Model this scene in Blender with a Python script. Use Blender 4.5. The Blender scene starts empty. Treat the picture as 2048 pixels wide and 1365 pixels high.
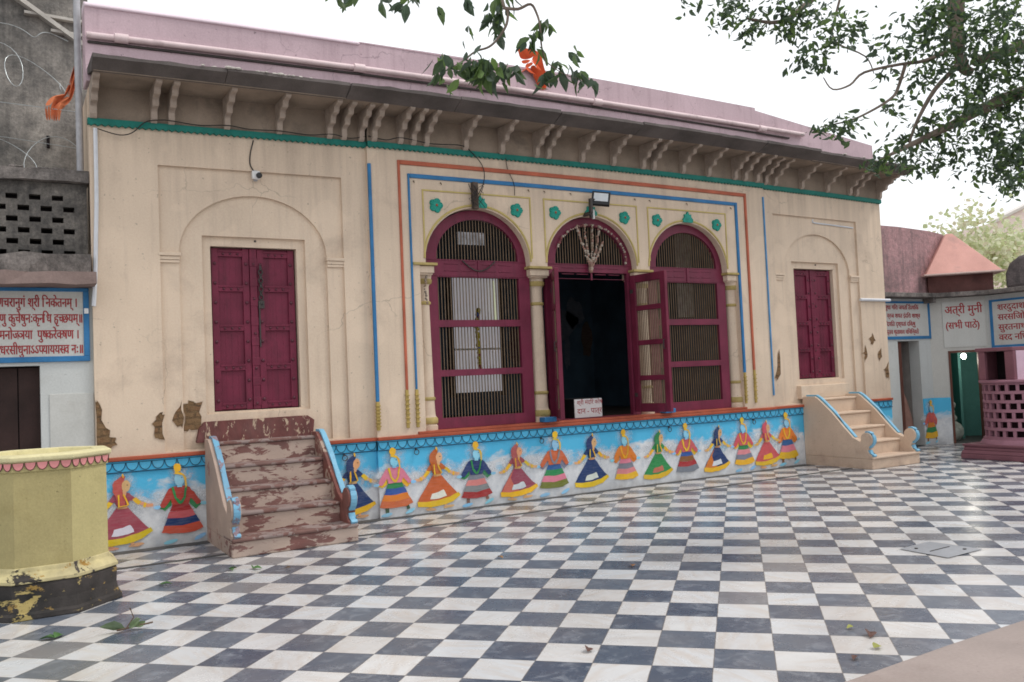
import bpy, bmesh, math, random
from mathutils import Vector, Matrix
RN = random.Random(11)
SC = bpy.context.scene
COL = SC.collection
PI = math.pi

# ------------------------------------------------------------------ helpers
OFF = {}

def tag(o, label=None, cat=None, group=None, kind=None):
    if label: o['label'] = label
    if cat: o['category'] = cat
    if group: o['group'] = group
    if kind: o['kind'] = kind
    return o

def thing(name, label, cat, loc, group=None):
    o = bpy.data.objects.new(name, None)
    COL.objects.link(o)
    o.empty_display_size = .2
    o.location = loc
    OFF[o.name] = Vector(loc)
    return tag(o, label, cat, group)

SAG = set()
def sag(x, z):
    w = max(0.0, min(1.0, (z-2.9)/1.1))
    return -.072*((x-6.0)/6.0)**2*w

class MB:
    def __init__(s):
        s.v = []; s.f = []; s.m = []; s.c = []; s.col = (1, 1, 1, 1); s.mi = 0
    def add(s, vs, fs):
        n = len(s.v)
        s.v += [tuple(p) for p in vs]
        s.c += [s.col] * len(vs)
        for f in fs:
            s.f.append([i + n for i in f]); s.m.append(s.mi)
        return s
    def box(s, x0, x1, y0, y1, z0, z1):
        vs = [(x0,y0,z0),(x1,y0,z0),(x1,y1,z0),(x0,y1,z0),(x0,y0,z1),(x1,y0,z1),(x1,y1,z1),(x0,y1,z1)]
        return s.add(vs, [(0,3,2,1),(4,5,6,7),(0,1,5,4),(1,2,6,5),(2,3,7,6),(3,0,4,7)])
    def prism_x(s, yz, x0, x1):          # profile in (y,z) pulled along x
        n = len(yz)
        vs = [(x0, y, z) for y, z in yz] + [(x1, y, z) for y, z in yz]
        fs = [list(range(n))[::-1], list(range(n, 2*n))]
        fs += [(i, (i+1) % n, n + (i+1) % n, n + i) for i in range(n)]
        return s.add(vs, fs)
    def prism_z(s, xy, z0, z1, top=1.0, c=None):
        n = len(xy)
        cx, cy = c or (0, 0)
        vs = [(x, y, z0) for x, y in xy] + [(cx+(x-cx)*top, cy+(y-cy)*top, z1) for x, y in xy]
        fs = [list(range(n))[::-1], list(range(n, 2*n))]
        fs += [(i, (i+1) % n, n + (i+1) % n, n + i) for i in range(n)]
        return s.add(vs, fs)
    def poly_xz(s, pts, y):              # flat painted shape facing -y
        a = sum(pts[i][0]*pts[(i+1) % len(pts)][1] - pts[(i+1) % len(pts)][0]*pts[i][1] for i in range(len(pts)))
        if a < 0: pts = pts[::-1]
        return s.add([(x, y, z) for x, z in pts], [list(range(len(pts)))])
    def plate(s, outer, holes, y0, y1):  # wall with openings, outline in (x,z)
        cu = bpy.data.curves.new('tmp', 'CURVE'); cu.dimensions = '2D'; cu.fill_mode = 'BOTH'
        cu.extrude = (y1 - y0) / 2
        for pts in [outer] + holes:
            sp = cu.splines.new('POLY'); sp.points.add(len(pts) - 1)
            for p, (x, z) in zip(sp.points, pts): p.co = (x, z, 0, 1)
            sp.use_cyclic_u = True
        ob = bpy.data.objects.new('tmp', cu)
        me = bpy.data.meshes.new_from_object(ob)
        ym = (y0 + y1) / 2
        s.add([(v.co.x, ym - v.co.z, v.co.y) for v in me.vertices], [list(p.vertices) for p in me.polygons])
        bpy.data.objects.remove(ob); bpy.data.curves.remove(cu); bpy.data.meshes.remove(me)
        return s
    def text(s, body, x, z, size, y, offset=.0, clip=None, sx=1.0):
        cu = bpy.data.curves.new('tmp', 'FONT'); cu.body = body; cu.size = size; cu.offset = offset
        cu.resolution_u = 3
        ob = bpy.data.objects.new('tmp', cu)
        me = bpy.data.meshes.new_from_object(ob)
        bm = bmesh.new(); bm.from_mesh(me)
        if clip is not None:
            bmesh.ops.bisect_plane(bm, geom=bm.verts[:]+bm.edges[:]+bm.faces[:], plane_co=(clip, 0, 0), plane_no=(1, 0, 0), clear_outer=True)
        bm.verts.index_update()
        s.add([(x + v.co.x*sx, y, z + v.co.y) for v in bm.verts], [[v.index for v in f.verts] for f in bm.faces])
        bm.free(); bpy.data.objects.remove(ob); bpy.data.curves.remove(cu); bpy.data.meshes.remove(me)
        return s
    def tube(s, pts, r, n=6, r1=None, cap=True):
        pts = [Vector(p) for p in pts]; base = len(s.v); rings = []
        up = Vector((.13, .21, 1)).normalized()
        for i, p in enumerate(pts):
            d = (pts[min(i+1, len(pts)-1)] - pts[max(i-1, 0)])
            d = d.normalized() if d.length > 1e-9 else Vector((0, 0, 1))
            a = d.cross(up)
            if a.length < 1e-3: a = d.cross(Vector((1, 0, 0)))
            a.normalize(); b = d.cross(a)
            rr = r if r1 is None else r + (r1 - r) * i / (len(pts) - 1)
            rings.append([p + (a*math.cos(t) + b*math.sin(t)) * rr for t in [2*PI*k/n for k in range(n)]])
        vs = [q for rg in rings for q in rg]
        fs = [(i*n+k, i*n+(k+1) % n, (i+1)*n+(k+1) % n, (i+1)*n+k) for i in range(len(pts)-1) for k in range(n)]
        if cap: fs += [list(range(n))[::-1], [(len(pts)-1)*n+k for k in range(n)]]
        return s.add(vs, fs)
    def lathe(s, prof, cx, cy, n=24, cap=True):
        vs = [(cx + r*math.cos(2*PI*k/n), cy + r*math.sin(2*PI*k/n), z) for r, z in prof for k in range(n)]
        fs = [(i*n+k, i*n+(k+1) % n, (i+1)*n+(k+1) % n, (i+1)*n+k) for i in range(len(prof)-1) for k in range(n)]
        if cap: fs += [list(range(n))[::-1], [(len(prof)-1)*n+k for k in range(n)]]
        return s.add(vs, fs)
    def ball(s, c, r, nu=8, nv=6, sq=(1, 1, 1)):
        vs = []; fs = []
        for j in range(nv+1):
            for i in range(nu):
                t = PI*j/nv; a = 2*PI*i/nu
                vs.append((c[0]+r*sq[0]*math.sin(t)*math.cos(a), c[1]+r*sq[1]*math.sin(t)*math.sin(a), c[2]+r*sq[2]*math.cos(t)))
        for j in range(nv):
            for i in range(nu):
                fs.append((j*nu+i, (j+1)*nu+i, (j+1)*nu+(i+1) % nu, j*nu+(i+1) % nu))
        return s.add(vs, fs)
    def xform(s, M, start=0):
        for i in range(start, len(s.v)):
            s.v[i] = tuple(M @ Vector(s.v[i]))
        return s
    def build(s, name, mats, parent=None, smooth=False, bevel=0, colors=False, loc=None, label=None):
        me = bpy.data.meshes.new(name)
        if parent is not None: off = OFF[parent.name]
        elif loc is not None: off = Vector(loc)
        else:
            xs = [p[0] for p in s.v]; ys = [p[1] for p in s.v]; zs = [p[2] for p in s.v]
            off = Vector(((min(xs)+max(xs))/2, (min(ys)+max(ys))/2, min(zs)))
        me.from_pydata([tuple(Vector(p) - off) for p in s.v], [], s.f)
        if not isinstance(mats, (list, tuple)): mats = [mats]
        for m in mats: me.materials.append(m)
        for p, mi in zip(me.polygons, s.m):
            p.material_index = mi
            p.use_smooth = smooth
        if colors:
            ca = me.color_attributes.new('Col', 'FLOAT_COLOR', 'POINT')
            for i, c in enumerate(s.c): ca.data[i].color = c
        bm = bmesh.new(); bm.from_mesh(me)
        if parent is not None and parent.name in SAG and max(p[2] for p in s.v) > 2.9:
            xa, xb = min(p[0] for p in s.v), max(p[0] for p in s.v)
            if xb-xa > 1.4:       # long members are cut so that they can follow the sag
                for k in range(1, int((xb-xa)/.9)+1):
                    xx = xa+(xb-xa)*k/(int((xb-xa)/.9)+1)
                    bmesh.ops.bisect_plane(bm, geom=bm.verts[:]+bm.edges[:]+bm.faces[:], plane_co=(xx-off.x, 0, 0), plane_no=(1, 0, 0))
            for v_ in bm.verts: v_.co.z += sag(v_.co.x+off.x, v_.co.z+off.z)
        if not colors: bmesh.ops.recalc_face_normals(bm, faces=bm.faces[:])
        bm.to_mesh(me); bm.free(); me.update()
        o = bpy.data.objects.new(name, me); COL.objects.link(o)
        if parent is not None and parent.name in SAG: SAG.add(o.name)
        if parent is not None:
            o.parent = parent; OFF[o.name] = off
        else:
            o.location = off; OFF[o.name] = off
        if smooth:
            md = o.modifiers.new('e', 'EDGE_SPLIT'); md.split_angle = math.radians(40)
        if bevel:
            md = o.modifiers.new('b', 'BEVEL'); md.width = bevel; md.segments = 2; md.limit_method = 'ANGLE'; md.angle_limit = math.radians(50)
        if label: o['label'] = label
        return o

def arch(cx, zs, rx, rz, n=22):
    return [(cx - rx*math.cos(PI*i/n), zs + rz*math.sin(PI*i/n)) for i in range(n+1)]
def rect(x0, x1, z0, z1): return [(x0, z0), (x1, z0), (x1, z1), (x0, z1)]
def ell(cx, cz, rx, rz, n=10, rot=0):
    return [(cx + rx*math.cos(2*PI*i/n)*math.cos(rot) - rz*math.sin(2*PI*i/n)*math.sin(rot),
             cz + rx*math.cos(2*PI*i/n)*math.sin(rot) + rz*math.sin(2*PI*i/n)*math.cos(rot)) for i in range(n)]
def blob(cx, cz, rx, rz, n=14, j=.25, rnd=RN):
    return [(cx + rx*(1+rnd.uniform(-j, j))*math.cos(2*PI*i/n), cz + rz*(1+rnd.uniform(-j, j))*math.sin(2*PI*i/n)) for i in range(n)]

# ------------------------------------------------------------------ materials
def srgb(r, g, b):
    f = lambda c: (c/255/12.92 if c/255 <= .04045 else ((c/255+.055)/1.055)**2.4)
    return (f(r), f(g), f(b), 1)

class NT:
    def __init__(s, name):
        s.m = bpy.data.materials.new(name); s.m.use_nodes = True
        s.t = s.m.node_tree; s.n = s.t.nodes
        s.b = s.n['Principled BSDF']
        s.tc = s.n.new('ShaderNodeTexCoord')
    def link(s, a, b): s.t.links.new(a, b)
    def mapping(s, scale=(1, 1, 1), loc=(0, 0, 0), rot=(0, 0, 0), src=None):
        mp = s.n.new('ShaderNodeMapping'); mp.inputs['Scale'].default_value = scale
        mp.inputs['Location'].default_value = loc; mp.inputs['Rotation'].default_value = rot
        s.link(src or s.tc.outputs['Object'], mp.inputs[0]); return mp.outputs[0]
    def noise(s, vec, scale, detail=4, rough=.55, dist=0):
        nd = s.n.new('ShaderNodeTexNoise'); nd.inputs['Scale'].default_value = scale
        nd.inputs['Detail'].default_value = detail; nd.inputs['Roughness'].default_value = rough
        nd.inputs['Distortion'].default_value = dist
        s.link(vec, nd.inputs['Vector']); return nd.outputs['Fac']
    def ramp(s, fac, p0, p1, c0=(0, 0, 0, 1), c1=(1, 1, 1, 1)):
        r = s.n.new('ShaderNodeValToRGB'); e = r.color_ramp.elements
        e[0].position = p0; e[1].position = p1; e[0].color = c0; e[1].color = c1
        s.link(fac, r.inputs[0]); return r.outputs[0]
    def mix(s, fac, a, b, mode='MIX'):
        m = s.n.new('ShaderNodeMix'); m.data_type = 'RGBA'; m.blend_type = mode
        for v, i in ((fac, 0), (a, 6), (b, 7)):
            if hasattr(v, 'is_output'): s.link(v, m.inputs[i])
            else: m.inputs[i].default_value = v
        return m.outputs[2]
    def math(s, op, a, b=0.0, c=None):
        m = s.n.new('ShaderNodeMath'); m.operation = op
        for v, i in ((a, 0), (b, 1)) + (((c, 2),) if c is not None else ()):
            if hasattr(v, 'is_output'): s.link(v, m.inputs[i])
            else: m.inputs[i].default_value = v
        return m.outputs[0]
    def bump(s, h, strength=.3, dist=.01):
        b = s.n.new('ShaderNodeBump'); b.inputs['Strength'].default_value = strength; b.inputs['Distance'].default_value = dist
        s.link(h, b.inputs['Height']); s.link(b.outputs[0], s.b.inputs['Normal'])
    def out(s, color, rough=.7, spec=.3):
        if hasattr(color, 'is_output'): s.link(color, s.b.inputs['Base Color'])
        else: s.b.inputs['Base Color'].default_value = color
        if hasattr(rough, 'is_output'): s.link(rough, s.b.inputs['Roughness'])
        else: s.b.inputs['Roughness'].default_value = rough
        s.b.inputs['Specular IOR Level'].default_value = spec
        return s.m

def mulc(c, k): return (min(c[0]*k, 1), min(c[1]*k, 1), min(c[2]*k, 1), 1)

def paint(name, c, var=.12, scale=2.0, rough=.7, bump=.25, dirt=None, damt=.5, dscale=1.5, streak=0, spec=.25, fine=60, low=None, speck=0, high=None, crack=0):
    """painted plaster / wood: patchy tone, stains, rain streaks, fine grain"""
    k = NT(name); v = k.mapping()
    base = k.mix(k.ramp(k.noise(v, scale, 5), .3, .7), mulc(c, 1-var), mulc(c, 1+var))
    if dirt:
        d = k.ramp(k.noise(v, dscale, 8, .65, .3), .56, .78)
        base = k.mix(k.math('MULTIPLY', d, damt), base, dirt)
    if streak:
        sv = k.mapping(scale=(9, 9, .5))
        d = k.ramp(k.noise(sv, 1.3, 5, .6), .52, .75)
        base = k.mix(k.math('MULTIPLY', d, streak), base, dirt or mulc(c, .35))
    if low:   # grime rising from the ground (z in object space): (z0, z1, amount, colour)
        sp = k.n.new('ShaderNodeSeparateXYZ'); k.link(k.tc.outputs['Object'], sp.inputs[0])
        g = k.ramp(sp.outputs[2], 0, 1); mr = k.n.new('ShaderNodeMapRange'); k.link(sp.outputs[2], mr.inputs[0])
        mr.inputs[1].default_value = low[0]; mr.inputs[2].default_value = low[1]; mr.inputs[3].default_value = 1; mr.inputs[4].default_value = 0
        nn = k.ramp(k.noise(v, 6, 6, .6), .3, .7)
        base = k.mix(k.math('MULTIPLY', k.math('MULTIPLY', mr.outputs[0], nn), low[2]), base, low[3])
    if high:
        sp2 = k.n.new('ShaderNodeSeparateXYZ'); k.link(k.tc.outputs['Object'], sp2.inputs[0])
        m2 = k.n.new('ShaderNodeMapRange'); k.link(sp2.outputs[2], m2.inputs[0])
        m2.inputs[1].default_value = high[0]; m2.inputs[2].default_value = high[1]
        s2 = k.ramp(k.noise(k.mapping(scale=(5, 5, .35)), 1.4, 7, .68), .38, .68)
        base = k.mix(k.math('MULTIPLY', k.math('MULTIPLY', m2.outputs[0], s2), high[2]), base, high[3])
    if crack:
        nv = k.n.new('ShaderNodeTexNoise'); nv.inputs['Scale'].default_value = 2.5; nv.inputs['Detail'].default_value = 5; k.link(v, nv.inputs['Vector'])
        av = k.n.new('ShaderNodeVectorMath'); av.operation = 'MULTIPLY_ADD'; k.link(nv.outputs['Color'], av.inputs[0]); av.inputs[1].default_value = (.5, .5, .5); k.link(v, av.inputs[2])
        vo = k.n.new('ShaderNodeTexVoronoi'); vo.feature = 'DISTANCE_TO_EDGE'; vo.inputs['Scale'].default_value = .8; k.link(av.outputs[0], vo.inputs['Vector'])
        ln = k.math('LESS_THAN', vo.outputs['Distance'], .0035)
        mk = k.ramp(k.noise(k.mapping(loc=(3, 1, 8)), .9, 4), .50, .58)
        base = k.mix(k.math('MULTIPLY', k.math('MULTIPLY', ln, mk), crack), base, mulc(c, .45))
        pt = k.ramp(k.noise(k.mapping(loc=(8, 2, 5)), 1.9, 3, .4), .60, .625)    # patch repairs in another batch of wash
        base = k.mix(k.math('MULTIPLY', pt, .30), base, mulc(c, 1.16))
    if speck:
        d = k.ramp(k.noise(v, 26, 3, .5), .70, .74)
        base = k.mix(k.math('MULTIPLY', d, speck), base, mulc(c, .3))
    h = k.noise(v, fine, 4, .6)
    base = k.mix(.07, base, k.ramp(h, .3, .7), 'OVERLAY')
    if bump:
        h2 = k.noise(v, fine*.15, 3)
        k.bump(k.math('ADD', k.math('MULTIPLY', h, .5), h2), bump, .008)
    return k.out(base, rough, spec)

def peel(name, under, over, thr=.5, scale=5, rough=.75, third=None, streak=(1, 1, 1)):
    k = NT(name); v = k.mapping(scale=streak)
    n1 = k.noise(v, scale, 10, .68, .4)
    msk = k.ramp(n1, thr-.012, thr+.012)
    a = k.mix(k.ramp(k.noise(v, 3, 5), .3, .7), mulc(under, .8), mulc(under, 1.12))
    b = k.mix(k.ramp(k.noise(v, 9, 5), .3, .7), mulc(over, .75), mulc(over, 1.25))
    base = k.mix(msk, a, b)
    if third:
        m3 = k.ramp(k.noise(k.mapping(scale=streak, loc=(3, 7, 1)), scale*1.7, 9, .7), .60, .63)
        base = k.mix(m3, base, third)
    hz = k.ramp(k.noise(k.mapping(loc=(5, 1, 2)), 2.2, 6, .6), .35, .75)
    base = k.mix(k.math('MULTIPLY', hz, .25), base, (.33, .27, .25, 1))
    k.bump(k.math('ADD', k.math('MULTIPLY', msk, .6), k.noise(v, 50, 3)), .4, .006)
    return k.out(base, rough, .25)

def plain(name, c, rough=.6, spec=.3, var=.1, metal=0, scale=12):
    k = NT(name); v = k.mapping()
    base = k.mix(k.ramp(k.noise(v, scale, 4), .3, .7), mulc(c, 1-var), mulc(c, 1+var))
    k.b.inputs['Metallic'].default_value = metal
    return k.out(base, rough, spec)

def emit(name, c, st):
    k = NT(name); k.b.inputs['Emission Color'].default_value = c; k.b.inputs['Emission Strength'].default_value = st
    v = k.mapping()
    base = k.mix(k.ramp(k.noise(v, 3, 3), .3, .7), mulc(c, .7), c)
    return k.out(base, .5, .3)

def vcol(name, rough=.75, var=.16, trans=0, spec=.2, dirt=.25):
    k = NT(name); v = k.mapping()
    at = k.n.new('ShaderNodeAttribute'); at.attribute_name = 'Col'
    dk = k.mix(1.0, at.outputs['Color'], (1-var*1.6, 1-var*1.6, 1-var*1.6, 1), 'MULTIPLY')
    base = k.mix(k.ramp(k.noise(v, 14, 6, .6), .32, .68), dk, at.outputs['Color'])
    if dirt:
        base = k.mix(k.math('MULTIPLY', k.ramp(k.noise(v, 5, 8, .7), .55, .75), dirt), base, (.42, .42, .43, 1))
    if not trans:
        st = k.ramp(k.noise(k.mapping(scale=(3, 3, 22), rot=(0, .5, 0)), 3, 5, .7), .40, .66)
        base = k.mix(k.math('MULTIPLY', st, .09), base, mulc((.8, .8, .8, 1), .75))
        k.bump(k.math('ADD', k.noise(v, 60, 4), k.noise(v, 9, 3)), .25, .006)
    m = k.out(base, rough, spec)
    if trans:
        tr = k.n.new('ShaderNodeBsdfTranslucent'); k.link(base, tr.inputs[0])
        mx = k.n.new('ShaderNodeMixShader'); mx.inputs[0].default_value = trans
        k.link(k.b.outputs[0], mx.inputs[1]); k.link(tr.outputs[0], mx.inputs[2])
        k.link(mx.outputs[0], k.n['Material Output'].inputs[0])
    return m

def soot(name, light, dark, scale, mid, streak=.6):
    """old lime plaster blackened by algae and soot in clouds, with run-down streaks"""
    k = NT(name); v = k.mapping()
    a = k.ramp(k.noise(v, scale, 9, .68, .3), mid-.14, mid+.16)
    b = k.ramp(k.noise(v, scale*9, 8, .72), .36, .66)
    base = k.mix(k.math('MULTIPLY', a, .9), light, dark)
    base = k.mix(k.math('MULTIPLY', b, .55), base, mulc(dark, 1.5))
    st = k.ramp(k.noise(k.mapping(scale=(7, 7, .55)), 1.2, 6, .65), .48, .72)
    base = k.mix(k.math('MULTIPLY', st, streak), base, dark)
    h = k.noise(v, 45, 5, .7)
    base = k.mix(.25, base, k.ramp(h, .3, .7), 'OVERLAY')
    k.bump(k.math('ADD', h, k.noise(v, 7, 4)), .6, .012)
    return k.out(base, .95, .15)

CREAM = (.66, .53, .41, 1)
M = {}
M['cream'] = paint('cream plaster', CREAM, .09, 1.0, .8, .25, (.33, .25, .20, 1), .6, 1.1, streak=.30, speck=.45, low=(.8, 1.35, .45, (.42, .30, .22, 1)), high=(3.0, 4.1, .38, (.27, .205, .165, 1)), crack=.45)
M['cream_in'] = paint('cream plaster recess', (.66, .53, .408, 1), .06, 1.6, .8, .25, (.34, .25, .19, 1), .5, 1.6, streak=.12, speck=.3, low=(.8, 1.4, .5, (.45, .33, .25, 1)), crack=.3)
M['cream_eave_shade'] = paint('shade darkened eave plaster', (.26, .205, .16, 1), .25, 2.5, .85, .3, (.08, .068, .06, 1), .8, 2.2)  # wall cream darkened: dirt plus eave shade put into the colour
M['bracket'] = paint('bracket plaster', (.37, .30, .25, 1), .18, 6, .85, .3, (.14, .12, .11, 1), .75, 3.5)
M['eave_stone'] = paint('eave stone', (.115, .10, .095, 1), .3, 2.2, .9, .5, (.035, .035, .035, 1), .8, 2.0)
M['eave_edge'] = paint('eave edge stone', (.14, .125, .12, 1), .35, 4, .9, .6, (.5, .47, .44, 1), .6, 5)
M['pink'] = paint('pink plaster', (.53, .40, .44, 1), .1, 1.3, .8, .25, (.24, .16, .18, 1), .65, 2.2, streak=.3, speck=.7, crack=.5)
M['pink_glare'] = paint('glare paled pink coping', (.74, .62, .68, 1), .07, 2, .8, .2, (.4, .3, .33, 1), .4, 2.5)  # lighter than the parapet: sky glare painted into the coping
M['pink_pipe'] = paint('pale pink pipe', (.70, .56, .57, 1), .1, 4, .6, .15, (.20, .14, .15, 1), .8, 3, spec=.35)
M['maroon'] = paint('maroon enamel', (.150, .018, .043, 1), .28, 3, .5, .2, (.035, .010, .016, 1), .6, 3, streak=.5, spec=.28)
M['maroon_frame'] = paint('maroon frame enamel', (.160, .021, .050, 1), .2, 3, .45, .2, (.045, .012, .02, 1), .55, 3, streak=.4, spec=.32)
M['maroon_stud'] = plain('maroon stud', (.085, .016, .03, 1), .4, .4)
M['iron'] = paint('old iron', (.045, .038, .036, 1), .3, 20, .55, .2, (.10, .05, .03, 1), .5, 9, spec=.4)
M['bars'] = plain('brass brown bars', (.16, .11, .07, 1), .55, .3, .2)
M['blue'] = paint('blue enamel', (.035, .17, .37, 1), .2, 4, .55, .15, (.05, .12, .2, 1), .3, 4)
M['blue_thin'] = paint('pale blue enamel', (.10, .27, .50, 1), .14, 4, .55, .1, (.3, .3, .3, 1), .3, 4)
M['orange'] = paint('orange red enamel', (.43, .115, .065, 1), .2, 4, .6, .15, (.25, .1, .06, 1), .4, 3)
M['gold'] = paint('mustard gold paint', (.40, .29, .09, 1), .2, 8, .55, .2, (.16, .1, .03, 1), .5, 9)
M['yellow_line'] = paint('pale yellow paint', (.50, .40, .15, 1), .14, 6, .7, .1, (.35, .28, .16, 1), .4, 5)
M['olive'] = paint('olive yellow paint', (.40, .31, .12, 1), .18, 8, .65, .15, (.2, .15, .07, 1), .5, 6)
M['teal'] = paint('teal paint', (.012, .165, .135, 1), .2, 5, .6, .2, (.02, .06, .05, 1), .4, 5)
M['rosette'] = paint('teal rosette paint', (.02, .27, .21, 1), .2, 20, .55, .2)
M['dado_cap'] = paint('terracotta paint', (.36, .085, .045, 1), .18, 4, .65, .2, (.14, .06, .045, 1), .6, 3)
M['scallop'] = paint('sky blue paint', (.055, .37, .62, 1), .1, 5, .6, .1, (.1, .2, .28, 1), .5, 5)
M['outline'] = plain('dark outline paint', (.02, .05, .09, 1), .7)
M['mural'] = vcol('mural paint', .7, .10, dirt=.15)
M['lettering'] = paint('red lettering paint', (.33, .035, .04, 1), .12, 9, .65, .05, (.45, .2, .2, 1), .3, 12)
M['white_wall'] = paint('whitewash', (.53, .545, .535, 1), .06, 1.6, .85, .25, (.34, .33, .30, 1), .5, 1.8, streak=.15, speck=.25)
M['white_sign'] = paint('white sign paint', (.53, .53, .505, 1), .06, 2, .8, .15, (.36, .34, .31, 1), .45, 2.5, streak=.15)
M['old_wall'] = soot('blackened lime wall', (.47, .43, .385, 1), (.035, .036, .038, 1), .8, .52, .45)
M['old_ledge'] = soot('weathered concrete', (.31, .275, .255, 1), (.06, .055, .053, 1), 4, .50)
M['jali'] = soot('blackened brickwork', (.26, .235, .21, 1), (.032, .032, .033, 1), 2.6, .48)
M['dark'] = plain('dark interior', (.018, .014, .015, 1), .9, .1)
M['pipe_grey'] = plain('grey pipe', (.40, .40, .42, 1), .5, .4, .15)
M['conduit'] = plain('white conduit', (.62, .64, .68, 1), .45, .4, .06)
M['wire'] = plain('black cable', (.015, .014, .014, 1), .5, .4)
M['razor'] = plain('galvanised wire', (.50, .54, .55, 1), .4, .5, .1, .4)
M['flag'] = paint('orange cloth', (.62, .20, .095, 1), .2, 6, .9, .3, spec=.1)
M['flag_red'] = paint('saffron red cloth', (.58, .10, .04, 1), .2, 6, .9, .3, spec=.1)
def brick_mat(name):
    k = NT(name)
    v = k.mapping(rot=(PI/2, 0, 0))
    dn = k.n.new('ShaderNodeTexNoise'); dn.inputs['Scale'].default_value = 9; k.link(v, dn.inputs['Vector'])
    ad = k.n.new('ShaderNodeVectorMath'); ad.operation = 'MULTIPLY_ADD'; k.link(dn.outputs['Color'], ad.inputs[0]); ad.inputs[1].default_value = (.06, .06, .06); k.link(v, ad.inputs[2])
    br = k.n.new('ShaderNodeTexBrick'); k.link(ad.outputs[0], br.inputs['Vector'])
    br.inputs['Scale'].default_value = 1; br.inputs['Brick Width'].default_value = .17; br.inputs['Row Height'].default_value = .062; br.inputs['Mortar Size'].default_value = .010
    br.inputs['Color1'].default_value = (.215, .115, .062, 1); br.inputs['Color2'].default_value = (.25, .155, .085, 1); br.inputs['Mortar'].default_value = (.13, .085, .052, 1)
    base = k.mix(k.ramp(k.noise(v, 12, 8, .7), .42, .62), br.outputs['Color'], (.235, .15, .08, 1))
    base = k.mix(k.math('MULTIPLY', k.ramp(k.noise(v, 30, 6, .7), .5, .7), .6), base, (.09, .05, .03, 1))
    k.bump(k.math('ADD', k.math('MULTIPLY', br.outputs['Fac'], -1.0), k.noise(v, 25, 6, .7)), 1.0, .02)
    return k.out(base, .95, .1)
M['damage'] = brick_mat('exposed mud brick')
M['chip'] = paint('broken plaster edge', (.46, .36, .28, 1), .1, 9, .9, .5)
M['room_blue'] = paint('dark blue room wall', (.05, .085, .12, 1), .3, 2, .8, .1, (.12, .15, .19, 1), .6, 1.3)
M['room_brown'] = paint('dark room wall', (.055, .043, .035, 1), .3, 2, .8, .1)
M['glow_panel'] = emit('self glowing white panel', (.62, .60, .64, 1), .34)  # emission added to a white door that is no lamp
M['tube_glow'] = emit('tube light', (.75, .8, .55, 1), .5)
M['metal_black'] = plain('black housing', (.018, .018, .02, 1), .45, .4)
M['lamp_glass'] = plain('led panel glass', (.62, .65, .68, 1), .25, .5, .06)
M['cam_white'] = plain('white plastic', (.70, .70, .70, 1), .4, .4, .05)
M['flower'] = vcol('garland flowers', .8, .2, dirt=0)
M['box_white'] = paint('white box paint', (.66, .64, .64, 1), .08, 6, .6, .1, (.4, .2, .2, 1), .3, 6)
M['yellow_lit'] = paint('lit side yellow limewash', (.47, .405, .195, 1), .08, 2.2, .85, .45, (.30, .25, .11, 1), .5, 2.6, streak=.15, speck=.5)  # lighter copy of the yellow: side light painted into the planter
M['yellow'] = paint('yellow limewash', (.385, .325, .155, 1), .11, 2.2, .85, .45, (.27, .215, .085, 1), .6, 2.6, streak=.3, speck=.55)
M['yellow_pale'] = paint('pale yellow rim', (.64, .58, .34, 1), .1, 4, .8, .3, (.22, .2, .12, 1), .6, 4)
M['pink_tile'] = paint('pink scallop paint', (.62, .25, .25, 1), .15, 8, .8, .1, (.35, .17, .15, 1), .4, 6)
M['base_black'] = peel('flaking black base', (.44, .34, .13, 1), (.022, .021, .02, 1), .415, 4.2, third=(.30, .19, .05, 1), streak=(1, 1, 1.5))
M['base_yellow'] = peel('flaking yellow base', (.025, .023, .022, 1), (.52, .45, .24, 1), .45, 4.2, third=(.34, .19, .03, 1))
M['step_peel'] = peel('peeling red step paint', (.47, .36, .30, 1), (.175, .075, .065, 1), .522, 6.5, streak=(.6, 1, 1.5), third=(.29, .185, .165, 1))
M['step_tread'] = peel('worn red tread', (.28, .215, .20, 1), (.16, .078, .066, 1), .50, 7)
M['step_wall'] = peel('peeling red side', (.47, .35, .275, 1), (.185, .062, .05, 1), .45, 3.5)
M['step_side'] = peel('worn pink side', (.44, .33, .27, 1), (.26, .13, .11, 1), .62, 4.5)
M['door_step'] = peel('red plinth paint', (.56, .42, .30, 1), (.13, .037, .034, 1), .42, 8, streak=(2.2, 1, .8))
M['stair_cream'] = paint('cream stair plaster', (.60, .46, .35, 1), .08, 2.2, .8, .3, (.30, .19, .15, 1), .55, 3.0, streak=.12, speck=.5, low=(0, .3, .6, (.30, .2, .16, 1)))  # low grime at the foot doubles as painted contact shadow
M['rail_blue'] = paint('light blue rail paint', (.19, .43, .60, 1), .12, 8, .5, .15, (.25, .22, .28, 1), .45, 9)
M['rail_worn'] = peel('worn blue rail paint', (.17, .40, .58, 1), (.22, .16, .19, 1), .56, 9)
M['mauve'] = paint('mauve paint', (.20, .085, .105, 1), .16, 3, .65, .2, (.11, .05, .06, 1), .5, 3)
M['mauve_lit'] = paint('lit side mauve paint', (.60, .43, .52, 1), .1, 3, .65, .2, (.4, .27, .32, 1), .4, 3)  # lit copy of the mauve, brightness of the lit face painted in
M['mauve_mid'] = paint('mid mauve paint', (.30, .145, .185, 1), .15, 4, .6, .2, (.16, .07, .09, 1), .5, 4)
M['roof_pink'] = soot('stained pink roof wall', (.56, .32, .33, 1), (.12, .10, .10, 1), 1.5, .56, .75)
M['kiosk_pink'] = paint('salmon kiosk roof', (.66, .36, .31, 1), .1, 2.5, .85, .2, (.25, .2, .19, 1), .6, 2.8)
M['kiosk_dark'] = paint('maroon kiosk wall', (.13, .06, .055, 1), .25, 4, .9, .3, (.05, .04, .04, 1), .6, 3)
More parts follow.
